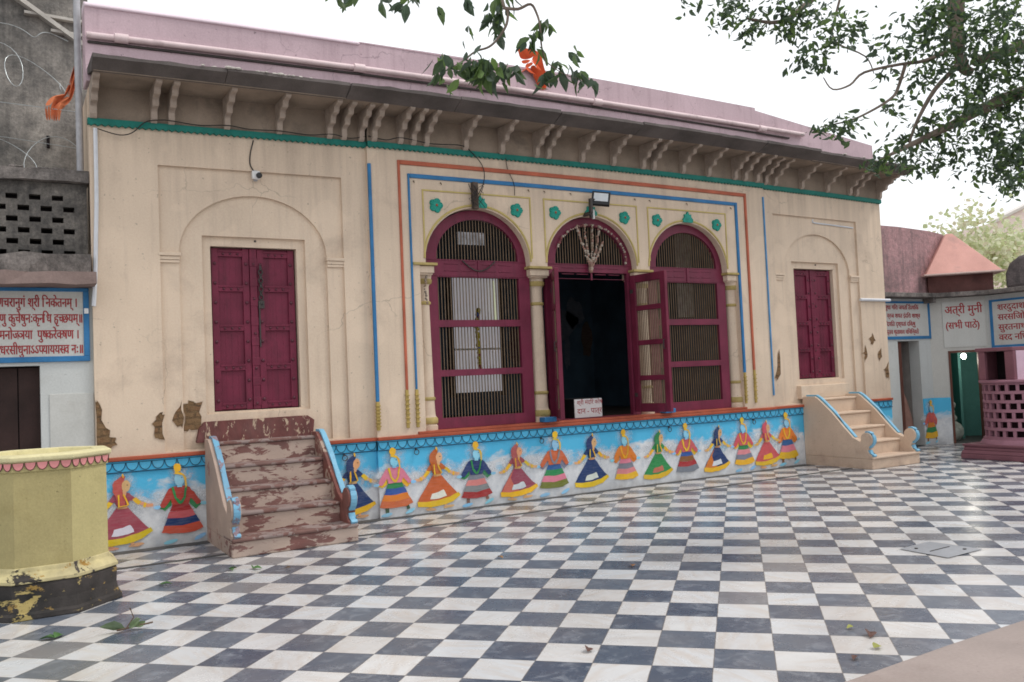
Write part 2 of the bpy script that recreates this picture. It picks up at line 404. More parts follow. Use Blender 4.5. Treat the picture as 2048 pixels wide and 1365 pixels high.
M['dome_grey'] = soot('blackened dome plaster', (.27, .225, .225, 1), (.06, .055, .055, 1), 2.2, .5)
M['room_teal'] = paint('teal room wall', (.10, .27, .25, 1), .12, 2, .7, .1, (.05, .13, .12, 1), .5, 2)
M['door_brown'] = paint('brown door wood', (.12, .045, .032, 1), .2, 4, .6, .2)
M['cloth_beige'] = plain('beige cloth', (.75, .72, .66, 1), .9, .1, .2)
M['bulb'] = emit('lit bulb', (1, .96, .86, 1), 14)
M['plate'] = paint('steel hatch', (.30, .31, .335, 1), .12, 3, .38, .15, (.1, .1, .11, 1), .5, 5, spec=.5)
M['sandstone'] = paint('red sandstone paving', (.315, .255, .232, 1), .12, 2.2, .6, .3, (.20, .14, .12, 1), .6, 1.6, spec=.4, speck=.3)
M['grout'] = plain('grey stone strip', (.085, .082, .08, 1), .6, .3, .2)
M['earth'] = paint('earth ground', (.22, .18, .14, 1), .2, 1, .95, .3)
M['bark'] = paint('grey bark', (.17, .135, .11, 1), .3, 6, .95, .8, (.05, .042, .036, 1), .7, 5)
M['leaf'] = vcol('leaf', .45, .2, trans=.55, spec=.5, dirt=0)
M['haze_leaf'] = vcol('hazed far leaf', .8, .1, trans=.4, dirt=0)  # distance haze is carried by the pale leaf colours
M['far_brick'] = paint('hazed far brick', (.86, .72, .66, 1), .08, 1, .9, .1, (.6, .42, .37, 1), .5, .6)  # brick colour paled to hold the distance haze
M['far_pale'] = paint('hazed far trim', (.78, .74, .70, 1), .08, 1, .9, .1)  # trim colour paled for haze as well
M['dry_leaf'] = vcol('fallen leaf', .7, .2, dirt=0)
M['terracotta'] = paint('brown cloth bundle', (.27, .15, .12, 1), .2, 6, .9, .3)

def tile_material(name, ox, oy):
    k = NT(name); v = k.tc.outputs['Object']
    th = math.radians(-45.1)
    sp = k.n.new('ShaderNodeSeparateXYZ'); k.link(v, sp.inputs[0])
    X = k.math('SUBTRACT', sp.outputs[0], ox); Y = k.math('SUBTRACT', sp.outputs[1], oy)
    c, s_ = math.cos(th)/.3, math.sin(th)/.3
    U = k.math('ADD', k.math('MULTIPLY', X, c), k.math('MULTIPLY', Y, s_))
    V = k.math('ADD', k.math('MULTIPLY', X, -s_), k.math('MULTIPLY', Y, c))
    wob = k.n.new('ShaderNodeTexNoise'); wob.inputs['Scale'].default_value = 7; wob.inputs['Detail'].default_value = 3; k.link(v, wob.inputs['Vector'])
    ws = k.n.new('ShaderNodeSeparateColor'); k.link(wob.outputs['Color'], ws.inputs[0])
    U = k.math('ADD', U, k.math('MULTIPLY', k.math('SUBTRACT', ws.outputs[0], .5), .022)); V = k.math('ADD', V, k.math('MULTIPLY', k.math('SUBTRACT', ws.outputs[1], .5), .022))
    fu, fv = k.math('FLOOR', U), k.math('FLOOR', V)
    par = k.math('FLOORED_MODULO', k.math('ADD', fu, fv), 2.0)
    cb = k.n.new('ShaderNodeCombineXYZ'); k.link(fu, cb.inputs[0]); k.link(fv, cb.inputs[1])
    wn = k.n.new('ShaderNodeTexWhiteNoise'); k.link(cb.outputs[0], wn.inputs['Vector'])
    rnd = wn.outputs['Value']
    sc = k.n.new('ShaderNodeVectorMath'); sc.operation = 'SCALE'; k.link(wn.outputs['Color'], sc.inputs[0]); sc.inputs['Scale'].default_value = 9
    av = k.n.new('ShaderNodeVectorMath'); k.link(v, av.inputs[0]); k.link(sc.outputs[0], av.inputs[1])
    # streaky marble veins, direction differs per tile
    vr = k.n.new('ShaderNodeVectorRotate'); vr.rotation_type = 'Z_AXIS'; k.link(av.outputs[0], vr.inputs['Vector'])
    k.link(k.math('MULTIPLY', rnd, 6.28), vr.inputs['Angle'])
    mp = k.n.new('ShaderNodeMapping'); mp.inputs['Scale'].default_value = (2.2, 9, 1); k.link(vr.outputs[0], mp.inputs[0])
    vein = k.noise(mp.outputs[0], 1.6, 6, .6, .6)
    cl = k.noise(av.outputs[0], 9, 8, .7, .8)
    w0 = k.mix(k.ramp(rnd, .0, .85), (.60, .625, .66, 1), (.63, .59, .56, 1))
    w0 = k.mix(k.ramp(rnd, .1, .95), w0, (.66, .66, .665, 1))
    white = k.mix(k.ramp(vein, .44, .70), w0, (.58, .535, .50, 1))
    d0 = k.mix(k.ramp(rnd, .1, .9), (.072, .092, .132, 1), (.120, .142, .182, 1))
    dark = k.mix(k.ramp(cl, .50, .74), d0, (.25, .275, .32, 1))
    colr = k.mix(par, dark, white)
    odd = k.ramp(rnd, .90, .92)        # odd replaced and worn tiles
    colr = k.mix(k.math('MULTIPLY', odd, .30), colr, (.42, .36, .32, 1))
    mrd = k.n.new('ShaderNodeMapRange'); k.link(sp.outputs[1], mrd.inputs[0]); mrd.inputs[1].default_value = -2.2; mrd.inputs[2].default_value = .1
    dus = k.math('MULTIPLY', mrd.outputs[0], k.ramp(k.noise(v, 3.5, 7, .7), .3, .7))
    colr = k.mix(k.math('MULTIPLY', dus, .38), colr, (.24, .21, .19, 1))
    # grime across tiles
    gr = k.ramp(k.noise(v, 1.4, 7, .65), .45, .75)
    colr = k.mix(k.math('MULTIPLY', gr, .30), colr, (.22, .185, .16, 1))
    foot = k.ramp(k.noise(v, 17, 5, .7), .64, .74)
    colr = k.mix(k.math('MULTIPLY', foot, .16), colr, (.16, .135, .12, 1))
    # joints
    eu = k.math('ABSOLUTE', k.math('SUBTRACT', k.math('FRACT', U), .5)); ev = k.math('ABSOLUTE', k.math('SUBTRACT', k.math('FRACT', V), .5))
    j = k.math('GREATER_THAN', k.math('MAXIMUM', eu, ev), .491)
    colr = k.mix(k.math('MULTIPLY', j, .75), colr, (.14, .125, .115, 1))
    rg = k.n.new('ShaderNodeMapRange'); k.link(k.noise(v, 2.5, 6, .65), rg.inputs[0])
    rg.inputs[1].default_value = .3; rg.inputs[2].default_value = .7; rg.inputs[3].default_value = .19; rg.inputs[4].default_value = .36
    h = k.math('ADD', k.math('MULTIPLY', j, -1.0), k.math('ADD', k.math('MULTIPLY', rnd, .5), k.math('MULTIPLY', k.noise(v, 5, 2), .8)))
    k.bump(h, .07, .003)
    return k.out(colr, rg.outputs[0], .75)
M['tiles'] = tile_material('chequered marble tiles', 2.414, -5.598)
M['tiles_edge'] = tile_material('chequered border tiles', 2.414+.10, -5.598+.08)

def halo_mat(name):
    k = NT(name); v = k.mapping()
    at = k.n.new('ShaderNodeAttribute'); at.attribute_name = 'Col'
    n = k.ramp(k.noise(v, 22, 8, .75, .6), .38, .62)
    f = k.math('MULTIPLY', k.math('POWER', at.outputs['Alpha'], 1.1), k.math('ADD', k.math('MULTIPLY', n, 1.1), .15))
    m = k.out((.68, .71, .75, 1), .75, .2)
    tr = k.n.new('ShaderNodeBsdfTransparent'); mx = k.n.new('ShaderNodeMixShader')
    k.link(k.math('MINIMUM', f, .92), mx.inputs[0]); k.link(tr.outputs[0], mx.inputs[1]); k.link(k.b.outputs[0], mx.inputs[2])
    k.link(mx.outputs[0], k.n['Material Output'].inputs[0])
    return m
M['halo'] = halo_mat('brushed white halo')
def add_halo(mb, pts, y, c):
    mb.mi = 1; n = len(pts); mb.col = (1, 1, 1, 0)
    b = len(mb.v); mb.add([(x, y, z) for x, z in pts], [])
    mb.col = (1, 1, 1, 1); mb.add([(c[0], y, c[1])], [])
    for i in range(n): mb.f.append([b+n, b+i, b+(i+1) % n]); mb.m.append(1)
    mb.mi = 0

def mural_bg(name):
    k = NT(name); v = k.mapping()
    sp = k.n.new('ShaderNodeSeparateXYZ'); k.link(k.tc.outputs['Object'], sp.inputs[0])
    n = k.noise(k.mapping(scale=(1.0, 1, 1.5)), 2.3, 7, .62, .5)
    h = k.math('ADD', sp.outputs[2], k.math('MULTIPLY', k.math('SUBTRACT', n, .5), 1.05))
    m = k.ramp(h, .44, .56)
    low = k.mix(k.ramp(k.noise(v, 9, 7, .7), .35, .65), (.56, .575, .60, 1), (.72, .73, .745, 1))
    low = k.mix(k.math('MULTIPLY', k.ramp(k.noise(k.mapping(loc=(4, 0, 2)), 6, 8, .7), .52, .7), .5), low, (.36, .42, .50, 1))
    hi = k.mix(k.ramp(k.noise(v, 2, 4), .3, .7), (.075, .42, .68, 1), (.10, .49, .75, 1))
    base = k.mix(m, low, hi)
    wis = k.ramp(k.noise(k.mapping(scale=(1.4, 1, 1), loc=(9, 0, 0)), 5, 8, .7), .60, .72)
    base = k.mix(k.math('MULTIPLY', wis, .6), base, (.66, .70, .74, 1))
    mr = k.n.new('ShaderNodeMapRange'); k.link(sp.outputs[2], mr.inputs[0]); mr.inputs[1].default_value = 0; mr.inputs[2].default_value = .16; mr.inputs[3].default_value = 1; mr.inputs[4].default_value = 0
    base = k.mix(k.math('MULTIPLY', mr.outputs[0], k.math('MULTIPLY', k.ramp(k.noise(v, 7, 6), .3, .7), .6)), base, (.27, .24, .22, 1))
    k.bump(k.math('ADD', k.noise(v, 7, 3), k.math('MULTIPLY', k.noise(v, 60, 4), .5)), .3, .008)
    return k.out(base, .72, .25)
M['mural_bg'] = mural_bg('mural sky paint')

# ------------------------------------------------------------------ ground
def struct(name, mb, mat):
    o = mb.build(name, mat, loc=(0, 0, 0)); o['kind'] = 'structure'; return o
struct('ground', MB().add([(-150, -150, -.03), (150, -150, -.03), (150, 150, -.03), (-150, 150, -.03)], [(0, 1, 2, 3)]), M['earth'])
struct('courtyard_floor', MB().add([(-14, -26, 0), (17, -26, 0), (17, 1.2, 0), (-14, 1.2, 0)], [(0, 1, 2, 3)]), M['tiles'])
struct('border_tiles', MB().add([(-3, -.775, .004), (13.9, -.775, .004), (13.9, .3, .004), (-3, .3, .004)], [(0, 1, 2, 3)]), M['tiles_edge'])
struct('border_strip', MB().box(-3, 9.6, -.806, -.762, -.01, .007), M['grout'])
struct('wall_foot_strip', MB().box(.2, 9.6, -.085, .09, -.01, .010), M['grout'])
pts = [(-6, -6.34), (0, -6.30), (2.6, -6.28), (3.3, -6.255), (3.95, -6.25), (5.2, -6.28), (9, -6.35), (9, -14), (-6, -14)]
o = MB().prism_z(pts, -.01, .1).build('stone_platform', M['sandstone'], loc=(0, 0, 0), bevel=.012); o['kind'] = 'structure'
mb = MB()
for x in (-3.1, -1.2, .7, 2.62, 4.55, 6.4):
    mb.box(x, x+.007, -13.9, -6.42, .098, .1025)
for y in (-7.3, -8.3, -9.3): mb.box(-5.9, 8.9, y, y+.007, .098, .1025)
o = mb.build('paving_joints', M['grout'], loc=(0, 0, 0)); o['kind'] = 'structure'

# ------------------------------------------------------------------ the temple front
XL, XR, BL, BR = .17, 11.71, 2.92, 9.01
T = thing('temple_building', 'long cream temple front with pink parapet, bracketed eave, maroon doors and painted dado', 'building', (5.94, 0, 0))

SAG.add(T.name)
def side_bay(cx, xl, xr):
    mb = MB()
    mb.plate(rect(xl, xr, .86, 4.44), [rect(cx-.93, cx+.93, .90, 3.73)], .05, .10)
    inner = [(cx-.75, .905), (cx-.75, 2.84)] + arch(cx, 2.84, .75, .63)[1:-1] + [(cx+.75, 2.84), (cx+.75, .905)]
    mb.plate(rect(xl+.02, xr-.02, .865, 4.43), [inner], .082, .13)
    mb.plate(rect(xl+.03, xr-.03, .87, 4.42), [rect(cx-.525, cx+.525, 1.235, 3.03)], .112, .17)
    mb.plate(rect(xl+.04, xr-.04, .875, 4.41), [rect(cx-.44, cx+.44, 1.255, 2.93)], .15, .30)
    for s in (-1, 1):      # imposts
        a, b = cx+s*.94, cx+s*.745
        x0, x1 = min(a, b), max(a, b)
        mb.box(x0, x1, .058, .10, 2.765, 2.80); mb.box(x0-.008, x1+.008, .045, .10, 2.802, 2.835); mb.box(x0+.004, x1-.004, .064, .10, 2.735, 2.763)
    o = mb.build('wall', M['cream'], T, bevel=.006)
    return o
side_bay(1.70, XL, BL+.02)
side_bay(10.17, BR-.02, XR)

# centre bay with three arches
AC = (4.27, 5.91, 7.52); ARX, ARZ = .695, .645
hole = [(3.50, .90), (3.50, 2.81)]
for c in AC:
    hole += [(c-ARX, 2.812)] + arch(c, 2.83, ARX, ARZ) + [(c+ARX, 2.812)]
hole += [(8.415, 2.81), (8.415, .90)]
mb = MB().plate(rect(BL, BR, .86, 4.44), [hole], 0, .26)
mb.box(XL+.05, XR-.05, .22, .5, 3.75, 4.52)
mb.build('wall', M['cream'], T, bevel=.006)
# side walls, back and roof of the hall
mb = MB()
mb.box(XL+.01, XL+.2, .2, 5.5, 0, 4.46); mb.box(XR-.2, XR-.01, .2, 5.5, 0, 4.46); mb.box(XL, XR, 5.5, 5.7, 0, 4.46)
mb.build('outer_wall', M['cream_in'], T)
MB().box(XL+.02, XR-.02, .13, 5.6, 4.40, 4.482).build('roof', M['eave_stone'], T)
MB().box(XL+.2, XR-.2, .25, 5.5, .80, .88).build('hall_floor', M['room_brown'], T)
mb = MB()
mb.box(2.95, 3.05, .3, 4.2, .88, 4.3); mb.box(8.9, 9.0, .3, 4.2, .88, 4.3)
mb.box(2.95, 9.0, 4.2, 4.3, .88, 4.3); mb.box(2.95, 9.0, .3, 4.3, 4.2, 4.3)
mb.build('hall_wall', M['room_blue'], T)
# white door in the hall seen through the left grille; its glow is added
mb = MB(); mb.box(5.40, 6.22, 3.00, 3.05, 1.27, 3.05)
hp = mb.build('inner_door', M['glow_panel'], T)
mb = MB(); mb.box(5.33, 5.40, 2.97, 3.06, 1.2, 3.12); mb.box(6.22, 6.29, 2.97, 3.06, 1.2, 3.12); mb.box(5.33, 6.29, 2.97, 3.06, 3.05, 3.12); mb.build('door_frame', M['room_brown'], hp)
MB().box(5.40, 6.22, 2.98, 2.999, 1.92, 1.95).build('door_rail', M['cloth_beige'], hp)
MB().tube([(6.10, 2.93, 3.0), (6.12, 2.93, 2.3)], .018).build('tube_light', M['tube_glow'], T)
MB().box(8.6, 8.9, 1.45, 1.5, 2.3, 3.8).build('hall_pillar', M['cloth_beige'], T)
# faint painted figures on the back wall of the hall
mb = MB()
for (cx, cz, rx, rz, c) in [(8.0, 2.35, .55, .35, (.06, .07, .09)), (8.5, 2.6, .2, .25, (.07, .08, .1)), (7.6, 1.9, .07, .3, (.06, .07, .09)), (8.3, 1.9, .07, .3, (.06, .07, .09)), (7.2, 2.0, .12, .4, (.05, .015, .02)), (7.5, 1.5, .3, .2, (.02, .05, .1)), (8.75, 2.1, .12, .3, (.05, .03, .02))]:
    mb.col = (c[0]*1.6, c[1]*1.6, c[2]*1.6, 1); mb.poly_xz(blob(cx, cz, rx, rz), 4.19)
mb.build('wall_painting', M['mural'], T, colors=True)

# dado with the painted dancers
def dado(x0, x1, y):
    d = MB().box(x0, x1, y, y+.22, 0, .862).build('dado', M['mural_bg'], T)
    mb = MB(); mb.box(x0, x1, y-.012, y+.05, .735, .845)
    MBs = mb.build('scallop_band', M['scallop'], d, bevel=.004)
    mb = MB(); n = int(round((x1-x0)/.112)); w = (x1-x0)/n
    for i in range(n):
        cx = x0+(i+.5)*w
        ring = [(cx-w*.47*math.cos(PI*k/9), .826-.072*math.sin(PI*k/9)) for k in range(10)]
        mb.mi = 0
        mb.add([(x, y-.0135, z) for x, z in ring], [list(range(10))])
        mb.mi = 1
        mb.tube([(x, y-.014, z) for x, z in ring], .0036, 5)
    mb.mi = 1; mb.tube([(x0, y-.014, .742), (x1, y-.014, .742)], .0045, 5)
    mb.mi = 1; mb.tube([(x0, y-.014, .829), (x1, y-.014, .829)], .0025, 5)
    mb.build('scallop', [M['blue_scal'], M['outline']], d)
    MB().box(x0-.004, x1+.004, y-.035, y+.2, .847, .885).build('dado_cap', M['dado_cap'], T, bevel=.008)
    return d
M['blue_scal'] = paint('scallop tile paint', (.085, .42, .66, 1), .14, 9, .6, .1, (.4, .5, .55, 1), .3, 7)
D_L = dado(.19, BL, .048); D_C = dado(BL, BR, 0); D_R = dado(BR, XR, .048)

NAVY=(.018,.045,.15); ROSE=(.58,.10,.12); RED=(.48,.05,.04); ORG=(.72,.20,.025); ORB=(.52,.12,.03); YEL=(.82,.50,.02); GRN=(.03,.25,.08)
PNK=(.72,.24,.28); GRY=(.22,.22,.28); BLU=(.03,.10,.33); SKYF=(.28,.60,.82); FLESH=(.74,.40,.20); OLV=(.16,.19,.035); BRN=(.26,.11,.03); DRED=(.36,.025,.03); MAR=(.36,.07,.10); WHT=(.72,.74,.77); TURQ=(.03,.28,.18)
def hand(pts, r):
    out = []
    for i in range(len(pts)):
        a, b = pts[i], pts[(i+1) % len(pts)]
        out.append((a[0]+r.uniform(-.0025, .0025), a[1]+r.uniform(-.0025, .0025)))
        if math.hypot(a[0]-b[0], a[1]-b[1]) > .05:
            out.append(((a[0]+b[0])/2+r.uniform(-.004, .004), (a[1]+b[1])/2+r.uniform(-.004, .004)))
    return out
def dancer_w(x, y, parent, main, hem, scarf, under=None, patch=True, s=1.0, feet=True, flip=1):
    mb = MB(); r = random.Random(int(x*100)); L = [0]; wx = r.uniform(.93, 1.06); ln = r.uniform(-.07, .07); s = s*r.uniform(.97, 1.03)
    def P(c, pts):
        mb.col = (*[min(1, q_*r.uniform(.88, 1.1)) for q_ in c], 1); L[0] += 1
        mb.poly_xz(hand([(x + flip*px*s*wx + ln*(pz-.3), pz*s) for px, pz in pts], r), y - .0012*L[0])
    for hx, hz, hr in ((.02, .62, .13), (.15, .46, .13), (-.14, .45, .13), (0, .3, .2)):
        L[0] += 1; add_halo(mb, [(x+flip*px*s, pz*s) for px, pz in blob(hx, hz, hr*1.1, hr, 16, .2, r)], y-.0008*L[0], (x+flip*hx*s, hz*s))
    if feet:
        P(FLESH, ell(-.10, .045, .065, .017, 9, -.1)); P(FLESH, ell(.11, .055, .07, .016, 9, .08))
        P(FLESH, [(-.12, .05), (-.09, .05), (-.08, .11), (-.11, .11)]); P(FLESH, [(.06, .06), (.09, .06), (.09, .12), (.06, .12)])
    P(main, [(-.05, .41), (.045, .41), (.12, .31), (.19, .23), (.245, .175), (.14, .125), (.0, .10), (-.13, .105), (-.245, .135), (-.20, .21), (-.14, .29)])
    if under: P(under, [(-.05, .40), (-.10, .30), (-.06, .2), (.02, .12), (-.10, .10), (-.235, .135), (-.18, .23), (-.12, .31)])
    P(hem, [(-.25, .145), (-.13, .13), (.0, .135), (.13, .16), (.235, .2), (.255, .165), (.16, .105), (.03, .075), (-.10, .068), (-.245, .09)])
    if patch: P(patch if isinstance(patch, tuple) else WHT, [(-.10, .155), (-.075, .215), (.0, .225), (.06, .245), (.075, .23), (.095, .175), (.0, .155)])
    P(FLESH, [(-.045, .43), (.045, .43), (.04, .40), (-.04, .40)])
    P(main, [(-.075, .53), (-.02, .55), (.06, .54), (.10, .50), (.115, .465), (.06, .47), (.05, .42), (-.045, .42), (-.06, .47), (-.105, .45), (-.12, .47)])
    P(YEL, [(-.115, .475), (-.075, .455), (-.135, .395), (-.165, .415)]); P(FLESH, [(-.16, .42), (-.135, .39), (-.20, .36), (-.245, .365), (-.255, .39), (-.21, .395)]); P(YEL, [(-.185, .41), (-.17, .375), (-.19, .365), (-.205, .395)])
    P(YEL, [(.085, .475), (.115, .495), (.165, .445), (.135, .42)]); P(FLESH, [(.14, .425), (.165, .45), (.22, .425), (.262, .42), (.258, .395), (.21, .39)]); P(YEL, [(.185, .44), (.205, .43), (.195, .39), (.175, .40)])
    P(scarf, [(-.035, .675), (.0, .70), (.03, .695), (.02, .655), (.0, .62), (.01, .555), (.03, .49), (.025, .43), (-.02, .41), (-.045, .45), (-.055, .52), (-.075, .56), (-.075, .62), (-.06, .655)])
    P(FLESH, ell(.035, .605, .036, .055, 12, -.1)); P(FLESH, [(.005, .56), (.04, .56), (.035, .52), (.01, .52)])
    P((.05, .03, .03), ell(.045, .615, .008, .004, 6)); P(YEL, ell(.012, .70, .009, .022, 8, .2))
    for a, b in (((.01, .53), (.05, .43)), ((-.03, .53), (-.03, .42)), ((-.03, .42), (.05, .43))):
        P(YEL, [(a[0]-.006, a[1]-.003), (a[0]+.006, a[1]+.003), (b[0]+.006, b[1]+.003), (b[0]-.006, b[1]-.003)])
    return mb.build('painted_dancer', [M['mural'], M['halo']], parent, colors=True)
def dancer_m(x, y, parent, tunic, bands, trim=YEL, sash=None, legs=None, s=1.0, feet=True, dz=0):
    mb = MB(); r = random.Random(int(x*100)); L = [0]; wx = r.uniform(.93, 1.06); ln = r.uniform(-.07, .07); s = s*r.uniform(.97, 1.03)
    def P(c, pts):
        mb.col = (*[min(1, q_*r.uniform(.88, 1.1)) for q_ in c], 1); L[0] += 1
        mb.poly_xz(hand([(x + px*s*wx + ln*(pz-.3), pz*s+dz) for px, pz in pts], r), y - .0012*L[0])
    for hx, hz, hr in ((.01, .67, .14), (.16, .46, .13), (-.16, .46, .13), (0, .3, .2)):
        L[0] += 1; add_halo(mb, [(x+px*s, pz*s+dz) for px, pz in blob(hx, hz, hr*1.1, hr, 16, .2, r)], y-.0008*L[0], (x+hx*s, hz*s+dz))
    if legs:
        P(legs, [(-.13, .15), (-.08, .15), (-.09, .05), (-.13, .05)]); P(legs, [(.10, .17), (.14, .17), (.16, .09), (.125, .08)])
    if feet:
        P(SKYF, ell(-.12, .045, .07, .02, 9, .15)); P(SKYF, ell(.16, .06, .065, .02, 9, .4))
    sash = sash or trim
    P(sash, [(-.12, .47), (-.08, .45), (-.09, .38), (-.15, .34), (-.20, .365)]); P(sash, [(.08, .45), (.12, .47), (.205, .375), (.14, .33), (.09, .38)])
    n = len(bands); z0, z1 = .395, .135
    for i, c in enumerate(bands):
        a, b = i/n, (i+1)/n
        wa, wb = .075+.125*a, .075+.125*b
        za, zb = z0+(z1-z0)*a, z0+(z1-z0)*b
        sag = .022
        pts = [(-wa, za), (0, za-sag*a), (wa, za+.015*a), (wb, zb+.015*b), (wb*.55, zb-sag*b*.8), (0, zb-sag*b), (-wb*.6, zb-sag*b*.7), (-wb, zb)]
        P(c, pts)
    P(tunic, [(-.06, .56), (.06, .56), (.10, .54), (.135, .49), (.185, .415), (.20, .385), (.155, .37), (.10, .44), (.075, .385), (-.075, .385), (-.09, .44), (-.155, .365), (-.20, .38), (-.175, .43), (-.13, .50), (-.10, .54)])
    P(SKYF, ell(.22, .38, .035, .018, 8)); P(SKYF, ell(-.22, .38, .035, .018, 8))
    for sgn in (-1, 1):
        P(trim, [(sgn*.055, .56), (sgn*.075, .555), (sgn*.052, .45), (sgn*.02, .40), (0, .39), (0, .415), (sgn*.032, .455)])
    P(SKYF, [(-.02, .59), (.025, .59), (.025, .55), (-.02, .55)]); P(SKYF, ell(.005, .625, .048, .06, 14))
    P((.05, .10, .2), ell(.03, .64, .008, .004, 6))
    P((.80, .48, .06), [(.03, .68), (.05, .675), (.075, .635), (.075, .565), (.06, .54), (.055, .60), (.045, .64)])
    P(YEL, blob(-.005, .735, .038, .042, 14, .12, r)); P(YEL, [(-.03, .70), (.02, .69), (.045, .675), (.05, .66), (.0, .672), (-.035, .68)])
    return mb.build('painted_dancer', [M['mural'], M['halo']], parent, colors=True)
dancer_w(.38, .047, D_L, MAR, YEL, (.50, .09, .08))
dancer_m(.90, .047, D_L, RED, (DRED, ROSE, NAVY, (.60, .10, .05)), GRN, GRN)
dancer_w(2.63, .047, D_L, NAVY, YEL, NAVY, patch=False)
y = -.001
dancer_m(3.10, y, D_C, PNK, (GRN, BLU, ORG, (.66, .16, .06)), YEL, YEL, legs=(.06, .12, .06))
dancer_w(3.61, y, D_C, ORB, YEL, ORB)
dancer_m(4.10, y, D_C, NAVY, (GRY, (.72, .26, .2), GRY, DRED), GRN, GRN, legs=(.25, .12, .09))
dancer_w(4.66, y, D_C, MAR, YEL, (.50, .12, .10), under=(.62, .17, .11))
dancer_m(5.17, y, D_C, (.60, .13, .04), (BLU, GRN, PNK, OLV), GRY, GRY)
dancer_w(5.73, y, D_C, NAVY, YEL, NAVY, feet=False)
dancer_m(6.26, y, D_C, ORG, (PNK, GRY, PNK, YEL), YEL, ORG, feet=False)
dancer_w(6.80, y, D_C, GRN, YEL, GRN, under=None, patch=(.55, .16, .10), feet=False)
dancer_m(7.29, y, D_C, ROSE, (BLU, BRN, DRED, GRY), YEL, YEL, feet=False)
dancer_w(7.84, y, D_C, NAVY, YEL, NAVY, under=ORG, feet=False)
dancer_m(8.34, y, D_C, ROSE, (GRN, PNK, GRY, YEL), YEL, YEL)
dancer_w(8.80, y, D_C, ROSE, YEL, ROSE, patch=YEL)
dancer_m(9.27, .047, D_R, ORG, (BLU, PNK, YEL), YEL, ORG, legs=(.25, .12, .05))
dancer_m(11.12, .047, D_R, ORG, (BLU, GRN, YEL), YEL, ORG)
for x, yy, dd in ((2.55, .03, D_L), (3.36, -.014, D_C), (5.0, -.014, D_C), (7.0, -.014, D_C), (8.55, -.014, D_C)):
    mb = MB(); ring = [(x+.028*math.cos(2*PI*k/14), yy-.018, .695+.028*math.sin(2*PI*k/14)) for k in range(15)]
    mb.tube(ring, .0045, 5); mb.box(x-.006, x+.006, yy-.02, yy+.02, .72, .735)
    mb.build('ring_hook', M['iron'], dd)

# sill in front of the arches
MB().box(3.40, 8.44, -.03, .40, .886, .915).build('window_sill', M['dado_cap'], T, bevel=.006)

# cornice band with toothed edge and eave
def cornice(x0, x1, y):
    pts = [(x0, 4.145), (x0, 4.092)]
    n = int((x1-x0)/.06); w = (x1-x0)/n
    for i in range(n): pts += [(x0+(i+.5)*w, 4.074), (x0+(i+1)*w, 4.092)]
    pts += [(x1, 4.145)]
    MB().plate(pts, [], y-.035, y+.03).build('cornice_band', M['teal'], T)
cornice(XL-.01, BL, .05); cornice(BL, BR, 0); cornice(BR, XR+.01, .05)
prof = [(.10, 4.14), (-.05, 4.14), (-.065, 4.155), (-.08, 4.175), (-.085, 4.245), (-.105, 4.262), (-.175, 4.272), (-.19, 4.29), (-.195, 4.325), (-.215, 4.342), (-.290, 4.352), (-.306, 4.37), (-.31, 4.395), (-.325, 4.41), (-.405, 4.418), (-.425, 4.43), (-.428, 4.456), (.10, 4.456)]
brk = MB().prism_x(prof, -.030, .030)
bx = [.21, .74, .90, 1.43, 1.96, 2.50, 2.66, 2.86, 2.99, 3.30, 3.46, 3.62, 4.12, 4.61, 5.10, 5.27, 5.78, 6.27, 6.76, 6.94, 7.45, 7.92, 8.42, 8.62, 8.86, 9.08, 9.28, 9.85, 10.42, 10.94, 11.10, 11.66]
first = None
for i, x in enumerate(bx):
    dy = .05 if (x < BL or x > BR) else 0
    if first is None:
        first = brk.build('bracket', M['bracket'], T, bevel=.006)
        base = first.location.copy()
        o = first
    else:
        o = first.copy(); COL.objects.link(o); o.parent = T
    o.location = base + Vector((x, dy, sag(x, 4.2)-sag(0, 4.2)))
MB().box(XL+.02, BL-.001, .034, .06, 4.146, 4.4495).build('cove_wall', M['cream_eave_shade'], T)
MB().box(BL, BR, -.014, .06, 4.146, 4.4495).build('cove_wall', M['cream_eave_shade'], T)
MB().box(BR+.001, XR-.02, .034, .06, 4.146, 4.4495).build('cove_wall', M['cream_eave_shade'], T)
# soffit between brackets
MB().prism_x([(.12, 4.450), (-.426, 4.450), (-.426, 4.475), (.12, 4.475)], XL+.01, XR).build('soffit', M['cream_eave_shade'], T)
rr = random.Random(5)
x = XL-.01; segs = []
while x < XR+.05:
    w = rr.uniform(.85, 1.35); x1 = min(x+w, XR+.06)
    if XR+.06-x1 < .4: x1 = XR+.06
    segs.append((x, x1)); x = x1
for a, b in segs:
    off = .04 if b < BL+.3 or a > BR-.2 else 0
    d = rr.uniform(-.012, .012); z = rr.uniform(-.006, .006)
    mb = MB(); n = 9
    tp = [(a+.003+(b-a-.006)*k/n, -.615+off+d+rr.uniform(-.006, .006)) for k in range(n+1)]
    vs = []; 
    for (xx, yy) in tp:
        e = rr.uniform(-.006, .006)
        vs += [(xx, yy, 4.528+z), (xx, yy+.004, 4.562+z+e), (xx, -.425+off*.5, 4.446), (xx, .3, 4.62), (xx, -.3, 4.58)]
    fs = []
    for k in range(n):
        i, j = 5*k, 5*(k+1)
        fs += [(i, j, j+2, i+2), (i, i+1, j+1, j), (i+1, i+4, j+4, j+1), (i+4, i+3, j+3, j+4), (i+2, j+2, j+3, i+3)]
    fs += [(0, 2, 3, 4, 1), (5*n, 5*n+1, 5*n+4, 5*n+3, 5*n+2)]
    mb.add(vs, fs)
    mb.build('eave_slab', M['eave_stone'], T)
M['crumb'] = plain('pale mortar', (.6, .57, .52, 1), .9, .1)
